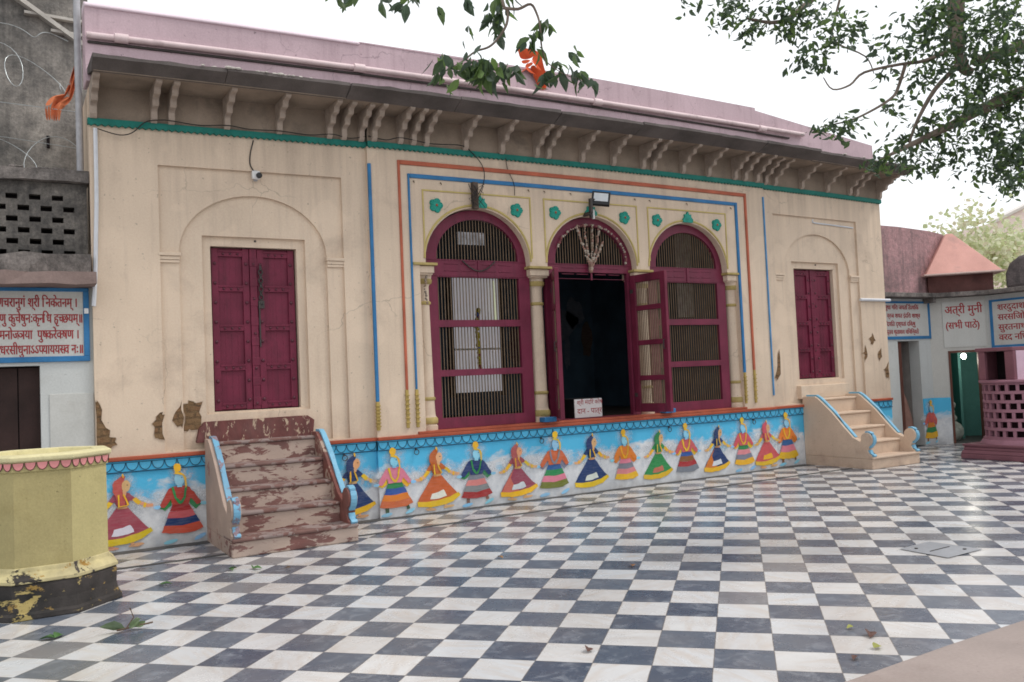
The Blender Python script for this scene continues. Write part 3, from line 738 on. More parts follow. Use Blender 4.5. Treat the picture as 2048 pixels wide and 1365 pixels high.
for k in range(40):      # broken mortar along the eave lip
    xx = rr.choice([rr.uniform(1.2, 3.2), rr.uniform(.9, 11), rr.uniform(1.3, 2.4)])
    MB().ball((xx, -.565+rr.uniform(-.02, .03), 4.566), rr.uniform(.01, .026), 6, 4, (1.6, 1, .5)).build('mortar_crumb', M['crumb'], T)
# parapet
mb = MB(); mb.plate([(XL-.02, 4.48), (BL-.06, 4.48), (BL-.06, 5.215), (XL-.02, 5.195)], [], -.03, .25)
mb.build('parapet', M['pink'], T, bevel=.01)
mb = MB(); mb.plate([(BL-.06, 4.48), (8.93, 4.48), (8.93, 5.25), (6, 5.265), (BL-.06, 5.245)], [], -.015, .25)
mb.plate([(8.93, 4.48), (11.56, 4.48), (11.55, 5.005), (9.9, 5.135), (8.93, 5.22)], [], 0, .25)
mb.build('parapet', M['pink'], T, bevel=.012)
mb = MB(); mb.prism_x([(-.05, 5.20), (-.05, 5.225), (.10, 5.30), (.28, 5.30), (.28, 5.20)], XL-.02, BL-.055)
mb.v = [(vx, vy, vz - .015*(BL-vx)/(BL-XL)) for vx, vy, vz in mb.v]
mb.build('coping', M['pink_glare'], T, bevel=.012)
mb = MB(); mb.prism_x([(-.022, 5.232), (.1, 5.262), (.26, 5.262), (.26, 5.232)], BL-.055, 6.0)
mb.build('coping', M['pink_glare'], T)
pz = lambda xx: 4.905 + .035*min(1, (xx-XL)/3.5)
mb = MB(); mb.tube([(XL-.01, -.06, pz(.17)), (1.5, -.062, pz(1.5)), (2.83, -.06, pz(2.83)), (5, -.055, 4.945), (7.5, -.055, 4.95), (9.9, -.045, 4.965)], .031, 10)
for cxp in (.46, 2.84, 6.05, 9.0): mb.tube([(cxp-.06, -.06, pz(cxp)), (cxp+.06, -.06, pz(cxp))], .046, 12)
pp = mb.build('roof_pipe', M['pink_pipe'], T, smooth=True)
mb = MB(); mb.tube([(XL, -.04, pz(.17)-.058), (2.83, -.04, pz(2.83)-.058), (5, -.03, 4.885), (9.6, -.025, 4.88)], .013, 6)
mb.build('pipe_shade_line', M['iron'], pp)  # dark tube standing in for shadow and a thin cable under the pipe

# painted mouldings of the centre bay
def strip_v(x, z0, z1, w, y, mat, name='painted_moulding'):
    return MB().box(x-w/2, x+w/2, y-.022, y+.01, z0, z1).build(name, mat, T, bevel=.006)
def gold_foot(x, z0, z1, w, y):
    w *= .85; mb = MB().box(x-w*.55, x+w*.55, y-.022, y+.01, z0, z1)
    for k in range(7):
        z = z0+(z1-z0)*(.12+k*.12); mb.box(x-w*.75, x+w*.75, y-.034, y+.01, z, z+.014)
    mb.build('gilded_foot', M['gold'], T, bevel=.004)
strip_v(BL+.014, 1.27, 3.90, .037, 0, M['blue']); gold_foot(BL+.014, .96, 1.27, .04, 0)
strip_v(BR-.014, 1.05, 3.95, .022, 0, M['blue_thin'])
mb = MB()
mb.box(3.270, 3.300, -.016, .01, 1.385, 3.968); mb.box(8.612, 8.65, -.020, .01, 1.43, 3.968); mb.box(3.3005, 8.6115, -.020, .01, 3.92, 3.968)
mb.build('painted_moulding', M['orange'], T, bevel=.006)
mb = MB()
mb.box(3.388, 3.412, -.016, .01, 1.385, 3.822); mb.box(8.420, 8.462, -.022, .01, 1.40, 3.822); mb.box(3.4125, 8.4195, -.018, .01, 3.774, 3.822)
mb.build('painted_moulding', M['blue'], T, bevel=.006)
for x, z in ((3.281, 1.385), (3.40, 1.385), (8.441, 1.40), (8.631, 1.43)): gold_foot(x, .965, z, .036, 0)
for x0, x1 in ((3.56, 5.005), (5.19, 6.652), (6.825, 8.24)):
    mb = MB(); w = .016
    mb.box(x0, x0+w, -.010, .01, 2.93, 3.652); mb.box(x1-w, x1, -.010, .01, 2.90, 3.652); mb.box(x0+w+.0005, x1-w-.0005, -.010, .01, 3.652-w, 3.652)
    mb.build('yellow_border', M['yellow_line'], T)
for c in AC:
    mb = MB()
    mb.tube([(px, -.004, pz_) for px, pz_ in arch(c, 2.86, ARX+.012, ARZ+.0, 26)], .013, 6)
    mb.build('arch_moulding', M['yellow_line'], T, smooth=True)
mbR = MB(); n = 60          # six-petalled rosette
vs = [(0, -.034, 0)]
for k in range(n):
    t = 2*PI*k/n; r = .064+.018*abs(math.cos(2.5*t)); vs.append((r*math.cos(t), -.022-.005*math.cos(15*t), r*math.sin(t)))
for k in range(n):
    t = 2*PI*k/n; r = .070+.019*abs(math.cos(2.5*t)); vs.append((r*math.cos(t), .002, r*math.sin(t)))
for k in range(n):
    t = 2*PI*k/n; r = .028+.006*abs(math.sin(2.5*t)); vs.append((r*math.cos(t), -.020, r*math.sin(t)))
fs = []
for k in range(n):
    k2 = (k+1) % n
    fs += [(1+n+k, 1+k, 1+k2, 1+n+k2), (1+k, 1+2*n+k, 1+2*n+k2, 1+k2), (1+2*n+k, 0, 1+2*n+k2)]
mbR.add(vs, fs)
first = None
for x, z in ((3.73, 3.475), (4.80, 3.48), (5.354, 3.483), (6.436, 3.482), (6.982, 3.48), (8.053, 3.476)):
    if first is None:
        first = mbR.build('rosette', M['rosette'], T); base = first.location.copy(); o = first
        ce = MB().ball((0, -.024, 0), .016, 8, 6).build('rosette_centre', M['dado_cap'], first)
    else:
        o = first.copy(); COL.objects.link(o); o.parent = T
        c2 = ce.copy(); COL.objects.link(c2); c2.parent = o
    o.location = base + Vector((x, 0, z+sag(x, z)))
for x in (4.30, 5.90, 7.52):
    mb = MB()
    mb.plate([(x-.085, 3.478), (x-.09, 3.52), (x-.055, 3.555), (x-.06, 3.59), (x-.025, 3.585), (x, 3.63), (x+.025, 3.585), (x+.06, 3.59), (x+.055, 3.555), (x+.09, 3.52), (x+.085, 3.478)], [], -.028, .005)
    mb.build('keystone_ornament', M['rosette'], T, bevel=.006)
for x in (3.46, 3.8, 4.98, 5.21, 5.6, 6.62, 6.87, 7.52, 8.34):
    MB().tube([(x, .01, 3.745), (x, -.02, 3.735), (x, -.022, 3.715)], .007, 5).build('lamp_hook', M['bars'], T)

# columns
colp = [(.12, .915), (.12, .965), (.11, .972), (.115, 1.0), (.115, 1.05), (.102, 1.075), (.100, 1.09), (.098, 1.12), (.096, 1.20), (.095, 1.26), (.092, 1.45), (.084, 2.38), (.084, 2.55), (.098, 2.59), (.105, 2.62), (.11, 2.66), (.115, 2.70)]
for cx, cy in ((3.60, .17), (5.125, .165), (6.77, .165), (8.40, .15)):
    c = MB().lathe(colp, cx, cy).build('column', M['cream'], T, smooth=True)
    for pr_ in ([(.116, .985), (.124, 1.0), (.124, 1.04), (.112, 1.06)], [(.100, 1.25), (.107, 1.262), (.107, 1.278), (.098, 1.29)], [(.088, 2.34), (.097, 2.35), (.097, 2.37), (.088, 2.38)], [(.100, 2.575), (.112, 2.59), (.116, 2.625), (.104, 2.64)]):
        MB().lathe(pr_, cx, cy).build('ring_band', M['olive'], c, smooth=True)
    mb = MB(); px_ = {3.60: 3.545, 5.125: 5.10, 6.77: 6.70, 8.40: 8.36}[cx]; ql = px_-.13 if cx > 3.7 else px_-.1; qr = px_+.14 if cx < 8 else px_+.05
    mb.box(ql, qr, .012, .28, 2.695, 2.775); mb.box(ql+.015, qr-.012, .03, .27, 2.675, 2.694)
    k = mb.build('capital', M['cream'], c, bevel=.006)
    MB().box(ql-.03, qr+.03, -.022, .28, 2.779, 2.809).build('abacus', M['olive'], c, bevel=.005)

# arched windows (frame, grille, transom boards)
def arched_frame(c, kind):
    yf0, yf1 = .10, .16
    W = .70; wi = .545
    outer = [(c-W, .917), (c-W, 2.84)] + arch(c, 2.84, W, .63)[1:-1] + [(c+W, 2.84), (c+W, .917)]
    ty = [(c-wi, 2.872)] + arch(c, 2.90, wi, .46) + [(c+wi, 2.872)]
    if kind == 'window':
        holes = [ty] + [rect(c-wi, c+wi, a, b) for a, b in ((1.04, 1.515), (1.59, 2.085), (2.165, 2.665))]
    else:
        holes = [ty, rect(c-.575, c+.575, .925, 2.765)]
    f = MB().plate(outer, holes, yf0, yf1).build('arched_window' if kind == 'window' else 'door_case', M['maroon_frame'], T, bevel=.008)
    mb = MB(); n = 27
    for i in range(n):
        xx = c-wi+(i+.5)*2*wi/n
        if kind == 'window': mb.box(xx-.0045, xx+.0045, .126, .135, 1.0, 2.70)
        zt = 2.90+.46*math.sqrt(max(0, 1-((xx-c)/wi)**2))+.02
        mb.box(xx-.0045, xx+.0045, .126, .135, 2.86, zt)
    mb.build('bar_grille', M['bars'], f)
    mb = MB()
    mb.box(c-.012, c+.012, .088, .105, 2.665, 2.87)
    for s in (-.36, -.14, .14, .36):
        mb.box(c+s-.09, c+s+.09, .093, .105, 2.735, 2.745); mb.box(c+s-.09, c+s+.09, .093, .105, 2.815, 2.825)
    mb.box(c-W, c+W, .094, .101, 2.677, 2.684); mb.box(c-W, c+W, .094, .101, 2.858, 2.866)
    mb.build('transom_board', M['maroon_frame'], f, bevel=.003)
    return f
fr1 = arched_frame(4.305, 'window'); frd = arched_frame(5.94, 'door'); fr3 = arched_frame(7.56, 'window')
# small stuck paper and swags
mb = MB(); mb.tube([(4.305-.22+.44*k/10, .085, 2.86-.12*math.sin(PI*k/10)) for k in range(11)], .008, 6)
mb.build('door_chain', M['iron'], fr1)
MB().box(4.06, 4.42, .141, .147, 3.06, 3.21).build('paper_sheet', plain('translucent paper', (.34, .34, .36, 1), .8, .1, .4, 0, 9), fr1)

def leaf(hx, hy, ang, flip):
    """four-light open casement: built closed along +x from the hinge, then swung"""
    mb = MB(); L = .60; H0, H1 = .955, 2.735
    def sub(m, x0, x1, z0, z1, y0=-.025, y1=.025): m.box(x0, x1, y0, y1, z0, z1)
    st = .085
    sub(mb, 0, st, H0, H1); sub(mb, L-st, L, H0, H1)
    for z0, z1 in ((H0, H0+.11), (1.36, 1.425), (1.815, 1.88), (2.265, 2.33), (H1-.10, H1)): sub(mb, st+.0005, L-st-.0005, z0, z1, -.022, .022)
    g = MB(); n = 15
    for i in range(n):
        xx = st+(i+.5)*(L-2*st)/n; g.box(xx-.005, xx+.005, -.006, .006, H0+.08, H1-.06)
    Mx = Matrix.Translation((hx, hy, 0)) @ Matrix.Rotation(ang, 4, 'Z')
    mb.xform(Mx); g.xform(Mx)
    o = mb.build('door_leaf', M['maroon'], T, bevel=.006)
    g.build('bar_grille', M['bars'], o)
    h = MB(); h.tube([(L-.04, -.03, 1.75), (L-.04, -.055, 1.76), (L-.04, -.055, 1.86), (L-.04, -.03, 1.87)], .007, 6)
    for z in (1.15, 2.5): MB().box(.0, .05, -.03, -.024, z, z+.05).xform(Mx).build('hinge', M['iron'], o)
    h.xform(Mx); h.build('door_handle', M['iron'], o)
leaf(5.335, .085, math.radians(-119), 1)
leaf(6.565, .085, math.radians(-82), 1)
for x in (5.10, 6.98): MB().box(x-.085, x+.085, -.10, .03, .918, .975).build('blue_block', M['blue'], T, bevel=.008)

# plank doors of the side bays
def plank_door(cx):
    d = MB().box(cx-.435, cx+.435, .235, .27, 1.258, 2.927).build('door', M['maroon'], T)
    for s in (-1, 1):
        xa, xb = (cx-.425, cx-.045) if s < 0 else (cx+.035, cx+.425)
        mb = MB(); mb.box(xa, xb, .222, .236, 1.265, 2.92)
        st = .068
        mb.box(xa+.002, xa+st, .198, .223, 1.265, 2.918); mb.box(xb-st, xb-.002, .198, .223, 1.265, 2.918)
        for z in (1.275, 1.665, 2.07, 2.475, 2.835):
            mb.box(xa+st+.001, xb-st-.001, .200, .223, z, z+.058); mb.box(xa+st+.001, xb-st-.001, .192, .199, z+.044, z+.062)
        for k in range(1, 4): mb.box(xa+st+k*(xb-xa-2*st)/4-.003, xa+st+k*(xb-xa-2*st)/4+.003, .2205, .2225, 1.3, 2.9)
        lf = mb.build('door_leaf', M['maroon'], d, bevel=.004)
    mb = MB(); mb.box(cx-.042, cx+.030, .186, .223, 1.262, 2.922)
    for k in range(8): mb.box(cx-.045, cx+.033, .182, .19, 1.30+k*.205, 1.385+k*.205)
    mb.build('meeting_stile', M['maroon'], d, bevel=.006)
    sp = []
    for xa in (cx-.425, cx+.035):
        for xx in (xa+.034, xa+.39-.044):
            for k in range(8): sp.append((xx, .196, 1.36+k*.2, 1))
        for z in (1.275, 1.665, 2.07, 2.475, 2.835):
            for k in range(3): sp.append((xa+.12+k*.072, .197, z+.026, .68))
    for k in range(5): sp.append((cx-.006, .182, 1.32+k*.36, .8))
    st0 = None
    for xx, yy, zz, q in sp:
        if st0 is None:
            o0 = OFF[d.name]; OFF[d.name] = Vector((0, 0, 0))
            st0 = MB().ball((0, 0, 0), .018, 8, 6, (1, .7, 1)).build('iron_stud', M['maroon_stud'], d, smooth=True); OFF[d.name] = o0; st = st0
        else:
            st = st0.copy(); COL.objects.link(st); st.parent = d
        st.location = Vector((xx, yy, zz))-OFF[d.name]; st.scale = (q, q, q)
    return d
d1 = plank_door(1.70); d2 = plank_door(10.17)
mb = MB()
z = 2.72
for k in range(9):
    ring = [(1.765+.019*math.cos(2*PI*q/10)*(1 if k % 2 else .35), .178+.012*math.sin(2*PI*q/10)*(0 if k % 2 else 1), z-k*.044+.028*math.sin(2*PI*q/10)) for q in range(11)]
    mb.tube(ring, .0075, 5)
mb.box(1.735, 1.795, .172, .19, 2.30, 2.38); mb.box(1.738, 1.752, .176, .186, 1.9, 2.3)
mb.build('door_chain', M['iron'], d1)
for cx in (1.70, 10.17):
    MB().ball((cx, .105, 2.99), .013, 8, 6).build('door_hook', M['iron'], T)
MB().plate([(1.06, .965), (2.22, .965), (2.24, 1.12), (2.17, 1.17), (1.14, 1.165), (1.09, 1.10)], [], .035, .13).build('door_plinth', M['door_step'], T, bevel=.01)
MB().box(9.62, 10.70, .03, .13, .965, 1.16).build('door_plinth', M['cream_in'], T, bevel=.008)

# patches where the plaster has fallen
def damage(pts, y):
    r = random.Random(int(pts[0][0]*991)); out = []
    for i in range(len(pts)):
        a, b = pts[i], pts[(i+1) % len(pts)]
        for t in (0, .33, .66): out.append((a[0]+(b[0]-a[0])*t+r.uniform(-.018, .018), a[1]+(b[1]-a[1])*t+r.uniform(-.018, .018)))
    d_ = MB().plate(out, [], y-.003, y+.02).build('plaster_damage', M['damage'], T)
    cx_ = sum(p[0] for p in out)/len(out); cz_ = sum(p[1] for p in out)/len(out)
    big = [(cx_+(px-cx_)*(1+r.uniform(.02, .12)), cz_+(pz_-cz_)*(1+r.uniform(.02, .10))) for px, pz_ in out]
    MB().plate(big, [out], y-.006, y+.015).build('broken_edge', M['chip'], d_)
damage([(.185, 1.42), (.21, 1.40), (.25, 1.15), (.33, 1.07), (.34, 1.0), (.27, .93), (.185, .93)], .05)
damage([(.73, 1.29), (.66, 1.17), (.685, 1.05), (.755, 1.0), (.765, 1.25)], .05)
damage([(.85, 1.25), (.94, 1.37), (.95, 1.13), (.87, 1.12)], .084)
damage([(.955, 1.34), (1.04, 1.38), (1.12, 1.35), (1.12, 1.13), (1.04, 1.08), (.955, 1.10)], .113)
damage([(9.10, 1.30), (9.18, 1.55), (9.21, 1.70), (9.225, 1.37), (9.15, 1.27)], .05)
damage([(11.25, 1.82), (11.34, 1.92), (11.39, 1.82), (11.32, 1.74)], .05)
damage([(11.44, 1.60), (11.53, 1.69), (11.55, 1.54), (11.46, 1.48)], .05)
damage([(11.58, 1.34), (11.69, 1.47), (11.69, 1.18), (11.60, 1.24)], .05)
damage([(11.10, 1.62), (11.15, 1.72), (11.18, 1.55), (11.12, 1.48)], .05)

# ------------------------------------------------------------------ staircases
def staircase(cx, x0, x1, dy, label, worn):
    S = thing('staircase', label, 'staircase', (cx, -.5, 0))
    tops = (.17, .36, .55, .755, .965); nose = (-1.05, -.80, -.57, -.34, -.10)
    mr = M['step_peel'] if worn else M['stair_cream']; mt = M['step_tread'] if worn else M['stair_cream']
    side = M['step_side'] if worn else M['stair_cream']
    zb = 0
    for i in range(5):
        a, b = (x0, x1) if i == 0 else (x0+.085, x1-.085)
        mb = MB(); yb = .045 if i == 4 else nose[i+1]+.06
        mb.mi = 0; mb.box(a, b, nose[i]+dy, yb+dy if i < 4 else .045, zb, tops[i]-.035)
        mb.mi = 1; mb.box(a-.0, b+.0, nose[i]-.018+dy, yb+dy+.03 if i < 4 else .046, tops[i]-.034, tops[i])
        mb.build('step', [mr, mt], S, bevel=.012)
        zb = tops[i]-.06
    def prof():
        p = [(.045, .14), (.045, 1.0), (-.13, 1.0), (-.19, .965), (-.27, .90), (-.42, .77), (-.60, .58), (-.75, .43), (-.875, .365)]
        cyy, cz, r = -.965, .405, .095
        for k in range(9):
            t = math.radians(160 - k*27.5); p.append((cyy - r*math.cos(PI - t) if False else cyy + r*math.cos(t) * 1.0, cz + r*math.sin(t)))
        return p
    # outline seen from the left: wall side is +y, street side is -y
    P = [(.045, .14), (.045, 1.0), (-.13, 1.0), (-.19, .965), (-.27, .90), (-.42, .77), (-.60, .58), (-.75, .43), (-.875, .37)]
    cyy, cz, r = -.968, .405, .097
    for k in range(10):
        t = math.radians(25 + k*25); P.append((cyy + r*math.cos(t), cz + r*math.sin(t)))
    P += [(-.985, .275), (-.975, .25), (-1.0, .21), (-1.035, .19), (-1.035, .14)]
    P = [(yv+dy if yv < 0 else yv, zv) for yv, zv in P]
    for a, b in ((x0, x0+.09), (x1-.09, x1)):
        # side face below step level reaches the floor behind the first riser
        w = MB().prism_x(P, a+.001, b-.001)
        w.box(a+.003, b-.003, -1.03+dy, .044, 0, .1395)
        w.build('side_wall', side if not worn else (M['step_wall'] if a > cx else M['step_side']), S, bevel=.006)
        rail = [(-.0, 1.008), (-.13, 1.008), (-.195, .972), (-.275, .905), (-.425, .775), (-.605, .588), (-.76, .428)]
        rb = MB()
        def ribbon(pts):
            n = len(pts); vs = []
            for i, (yv, zv) in enumerate(pts):
                p0 = pts[max(i-1, 0)]; p1 = pts[min(i+1, n-1)]
                t = Vector((p1[0]-p0[0], p1[1]-p0[1])).normalized(); nn = Vector((-t.y, t.x))
                if nn.y < 0 and abs(nn.y) > abs(nn.x): nn = -nn
                for xx in ((a+.038, b-.002) if pts is rail else (a+.020, b-.012)):
                    for q in (-.010, .016): vs.append((xx, (yv+dy if yv < 0 else yv)+nn.x*q*sg, zv+nn.y*q*sg))
            fs = []
            for i in range(n-1):
                A, B_ = 4*i, 4*i+4
                fs += [(A, A+1, B_+1, B_), (A+1, A+3, B_+3, B_+1), (A+3, A+2, B_+2, B_+3), (A+2, A, B_, B_+2)]
            fs += [(0, 2, 3, 1), (4*n-4, 4*n-3, 4*n-1, 4*n-2)]
            rb.add(vs, fs)
        sg = 1
        ribbon(rail)
        sc = [(cyy + (r+.004)*math.cos(math.radians(t)), cz + (r+.004)*math.sin(math.radians(t))) for t in range(75, 250, 18)]
        sc += [(-.996, .293)]
        ribbon(sc); ribbon([(-.992, .262), (-1.005, .225), (-1.04, .195), (-1.062, .176)])
        rb.build('handrail', M['rail_worn'] if worn and a < cx else M['rail_blue'], S)
    return S
staircase(1.71, 1.13, 2.29, .02, 'worn staircase with peeling dark red paint and blue scroll rails below the left maroon door', True)
staircase(10.16, 9.64, 10.68, -.05, 'clean cream five-step staircase with pale blue scroll rails below the right maroon door', False)

# ------------------------------------------------------------------ things hung on the front
def curve_thing(name, pts, r, mat, label, cat, sub=6, group=None):
    P = [Vector((a, b, c+(sag(a, c) if a < 11.72 else 0))) for a, b, c in pts]; out = []
    for i in range(len(P)-1):
        p0, p1, p2, p3 = P[max(i-1, 0)], P[i], P[i+1], P[min(i+2, len(P)-1)]
        for k in range(sub):
            t = k/sub
            out.append(.5*((2*p1)+(-p0+p2)*t+(2*p0-5*p1+4*p2-p3)*t*t+(-p0+3*p1-3*p2+p3)*t**3))
    out.append(P[-1])
    o = MB().tube(out, r, 6).build(name, mat, smooth=True)
    return tag(o, label, cat, group)
curve_thing('cable', [(.24, -.0, 4.04), (.39, .0, 4.0), (.48, .0, 4.0), (.56, -.0, 4.04), (.66, -.02, 4.135), (.80, -.03, 4.165), (.905, -.03, 4.165), (1.16, .0, 4.155), (1.43, -.03, 4.17), (1.65, 0, 4.16), (1.96, -.03, 4.162), (2.28, .0, 4.158), (2.52, -.03, 4.18), (2.72, -.01, 4.16), (2.9, -.03, 4.19)], .005, M['wire'], 'black cable lying along the teal cornice of the left bay', 'cable')
curve_thing('cable', [(2.93, -.03, 4.20), (3.125, -.06, 4.165), (3.30, -.08, 4.20), (3.67, -.07, 4.17), (4.05, -.07, 4.185), (4.20, -.05, 4.12), (4.32, -.045, 4.0), (4.36, -.04, 3.88), (4.335, -.04, 3.75), (4.25, -.04, 3.60), (4.21, -.04, 3.50)], .0055, M['wire'], 'black cable looping down from the cornice to the arch of the left grilled window', 'cable')
curve_thing('cable', [(4.66, -.04, 4.10), (4.70, -.012, 3.97), (4.77, -.024, 3.80), (4.78, -.012, 3.66)], .004, M['wire'], 'thin wire hanging down the wall above the right side of the first arch', 'wire')
curve_thing('cable', [(1.70, .045, 4.06), (1.665, .043, 3.92), (1.66, .043, 3.80), (1.70, .040, 3.72), (1.715, .035, 3.69)], .006, M['wire'], 'short dark wire running down to the small white camera on the left bay', 'wire')

c = thing('security_camera', 'small white security camera above the left arched recess', 'camera', (1.71, .02, 3.63))
MB().box(1.668, 1.752, .0, .05, 3.615, 3.70).build('housing', M['cam_white'], c, bevel=.012)
MB().lathe([(.022, 0), (.03, .012), (.03, .03), (.018, .035)], 0, 0, 14).xform(Matrix.Translation((1.732, .002, 3.648)) @ Matrix.Rotation(PI/2, 4, 'X')).build('lens', M['metal_black'], c, smooth=True)
MB().box(1.69, 1.73, .048, .052, 3.60, 3.715).build('mount', M['pipe_grey'], c)

c = thing('floodlight', 'black floodlight with pale panel on a bracket above the middle arch', 'floodlight', (5.90, -.1, 3.46))
Mx = Matrix.Translation((5.955, -.16, 3.665)) @ Matrix.Rotation(math.radians(-32), 4, 'Z') @ Matrix.Rotation(math.radians(-20), 4, 'X') @ Matrix.Rotation(math.radians(9), 4, 'Y') @ Matrix.Scale(.8, 4)
mb = MB(); mb.box(-.145, .145, -.03, .035, -.115, .115)
for k in range(7): mb.box(-.11+k*.035, -.10+k*.035, .036, .065, -.10, .10)
mb.xform(Mx).build('housing', M['metal_black'], c, bevel=.012)
MB().box(-.112, .112, -.034, -.0295, -.06, .085).xform(Mx).build('lamp_panel', M['lamp_glass'], c)
mb = MB(); mb.box(5.785, 5.82, -.15, .01, 3.46, 3.50); mb.box(5.785, 5.82, -.17, -.13, 3.48, 3.66); mb.box(5.86, 5.885, -.06, -.03, 3.44, 3.56)
mb.tube([(5.80, -.15, 3.65), (5.95, -.12, 3.66)], .014)
mb.build('bracket_arm', M['iron'], c)
MB().box(5.905, 5.935, -.05, -.02, 3.43, 3.55).build('lamp_driver', M['cam_white'], c, bevel=.004)

c = thing('iron_post', 'rusty iron post with tangled wires above the crown of the left grilled arch', 'post', (4.22, -.05, 3.45))
MB().box(4.185, 4.255, -.07, -.01, 3.45, 3.765).build('post', paint('rusted plate', (.10, .075, .06, 1), .35, 12, .85, .4, (.05, .04, .035, 1), .6, 12), c, bevel=.006)
mb = MB(); r2 = random.Random(4)
for k in range(7):
    x0 = 4.16+r2.random()*.13
    mb.tube([(x0+r2.uniform(-.05, .05), -.085-r2.random()*.02, 3.72-j*.05+r2.uniform(-.02, .02)) for j in range(6)], .004, 5)
mb.build('tangled_wire', M['wire'], c)

# garland over the middle door
c = thing('garland', 'dried flower garland hanging in strands over the middle doorway', 'garland', (5.92, .06, 2.8))
def strand(mb, pts, n, r, cols, rnd):
    P = [Vector(p) for p in pts]
    for i in range(n):
        t = i/(n-1)*(len(P)-1); k = min(int(t), len(P)-2); p = P[k].lerp(P[k+1], t-k)
        mb.col = (*rnd.choice(cols), 1)
        mb.ball(p + Vector((rnd.uniform(-.008, .008), rnd.uniform(-.008, .004), rnd.uniform(-.006, .006))), r*rnd.uniform(.7, 1.2), 6, 4)
r3 = random.Random(9); DRY = [(.40, .31, .25), (.48, .41, .34), (.30, .17, .13), (.34, .25, .18), (.40, .22, .17)]
mb = MB(); strand(mb, [(5.94+.555*math.cos(PI*k/16)*-1, .075, 2.90+.475*math.sin(PI*k/16)) for k in range(2, 17)], 46, .016, DRY[:2]+[(.25, .08, .08)], r3)
mb.build('arch_strand', M['flower'], c, colors=True, smooth=True)
for g in ([(5.727, .07, 3.355), (5.77, .06, 3.176), (5.872, .055, 2.90)], [(5.843, .07, 3.372), (5.859, .06, 3.116), (5.893, .055, 2.88)], [(5.961, .07, 3.378), (5.954, .06, 3.12), (5.907, .05, 2.84)], [(6.068, .07, 3.319), (6.015, .06, 3.09), (5.925, .055, 2.87)], [(6.122, .07, 3.159), (6.033, .06, 2.994), (5.931, .05, 2.85)]):
    mb = MB(); strand(mb, g, 22, .017, DRY, r3); mb.build('hanging_strand', M['flower'], c, colors=True, smooth=True)
mb = MB(); strand(mb, [(5.90, .05, 2.90), (5.905, .05, 2.78)], 14, .028, DRY, r3); mb.build('tassel', M['flower'], c, colors=True, smooth=True)
mb = MB(); strand(mb, [(5.04, 1.5, 2.42), (5.0, 1.5, 2.2), (5.03, 1.5, 1.62)], 34, .034, [(.6, .5, .04), (.5, .08, .05), (.06, .12, .4), (.55, .45, .05)], r3)
o = mb.build('garland', M['flower'], colors=True, smooth=True); tag(o, 'yellow and red garland hanging inside behind the left grilled window', 'garland')
mb = MB(); strand(mb, [(3.60, .05, 2.68), (3.57, .03, 2.55), (3.58, .03, 2.36)], 16, .014, [(.25, .2, .16), (.3, .22, .15)], r3)
o = mb.build('garland', M['flower'], colors=True, smooth=True); tag(o, 'withered brown string of flowers at the far left column of the arches', 'garland')

# donation box
c = thing('donation_box', 'white donation box with red lettering standing on the sill of the middle doorway', 'box', (5.86, .3, .915))
MB().box(5.645, 6.085, .20, .62, .917, 1.165).build('box_body', M['metal_black'], c, bevel=.006)
MB().box(5.652, 6.078, .192, .1995, .925, 1.158).build('front_panel', M['box_white'], c)
mb = MB()
mb.text('श्री मंदिर कोष', 5.69, 1.09, .075, .1905, .0006)
mb.text('दान - पात्र', 5.69, .975, .095, .1905, .0008)
mb.build('lettering', M['lettering'], c)

# pipes and conduits
curve_thing('drain_conduit', [(.225, .03, 4.05), (.222, .03, 3.4), (.21, .03, 3.0), (.20, .03, 2.7), (.19, .025, 2.5), (.175, .015, 2.30)], .020, M['conduit'], 'white plastic conduit running down the left edge of the temple front', 'pipe')
curve_thing('wall_conduit', [(10.19, .10, 3.70), (10.14, .085, 3.70), (10.13, .075, 3.665), (10.18, .07, 3.652), (10.5, .07, 3.645), (11.05, .07, 3.63)], .012, M['conduit'], 'thin white conduit with a hooked end above the right arched recess', 'pipe')
curve_thing('wall_pipe', [(11.07, .03, 2.455), (11.4, .03, 2.453), (11.80, .03, 2.451)], .024, M['conduit'], 'short white horizontal pipe at the right edge of the temple front', 'pipe')
# flag on the parapet
def cloth(name, path, widths, mat, label, seed, nrm=(0, -1, 0)):
    r = random.Random(seed); mb = MB(); vs = []; m = 7; n = len(path)
    for i, p in enumerate(path):
        p = Vector(p); q = Vector(path[min(i+1, n-1)])-Vector(path[max(i-1, 0)])
        side = q.cross(Vector(nrm)).normalized()
        for j in range(m):
            u = j/(m-1)-.5
            vs.append(p + side*u*widths[i] + Vector(nrm)*(.035*math.sin(j*2.1+i*.9)+r.uniform(-.012, .012)))
    fs = [(i*m+j, i*m+j+1, (i+1)*m+j+1, (i+1)*m+j) for i in range(n-1) for j in range(m-1)]
    mb.add(vs, fs)
    o = mb.build(name, mat, smooth=True)
    sd = o.modifiers.new('s', 'SUBSURF'); sd.levels = 2; sd.render_levels = 2
    return tag(o, label, 'flag')
cloth('flag', [(5.06, .10, 5.325), (5.08, .0, 5.335), (5.10, -.045, 5.29), (5.16, -.06, 5.22), (5.21, -.07, 5.14), (5.23, -.07, 5.05), (5.22, -.07, 4.99)], [.50, .44, .30, .22, .19, .13, .06], M['flag_red'], 'saffron red flag lying crumpled over the edge of the pink parapet', 3)

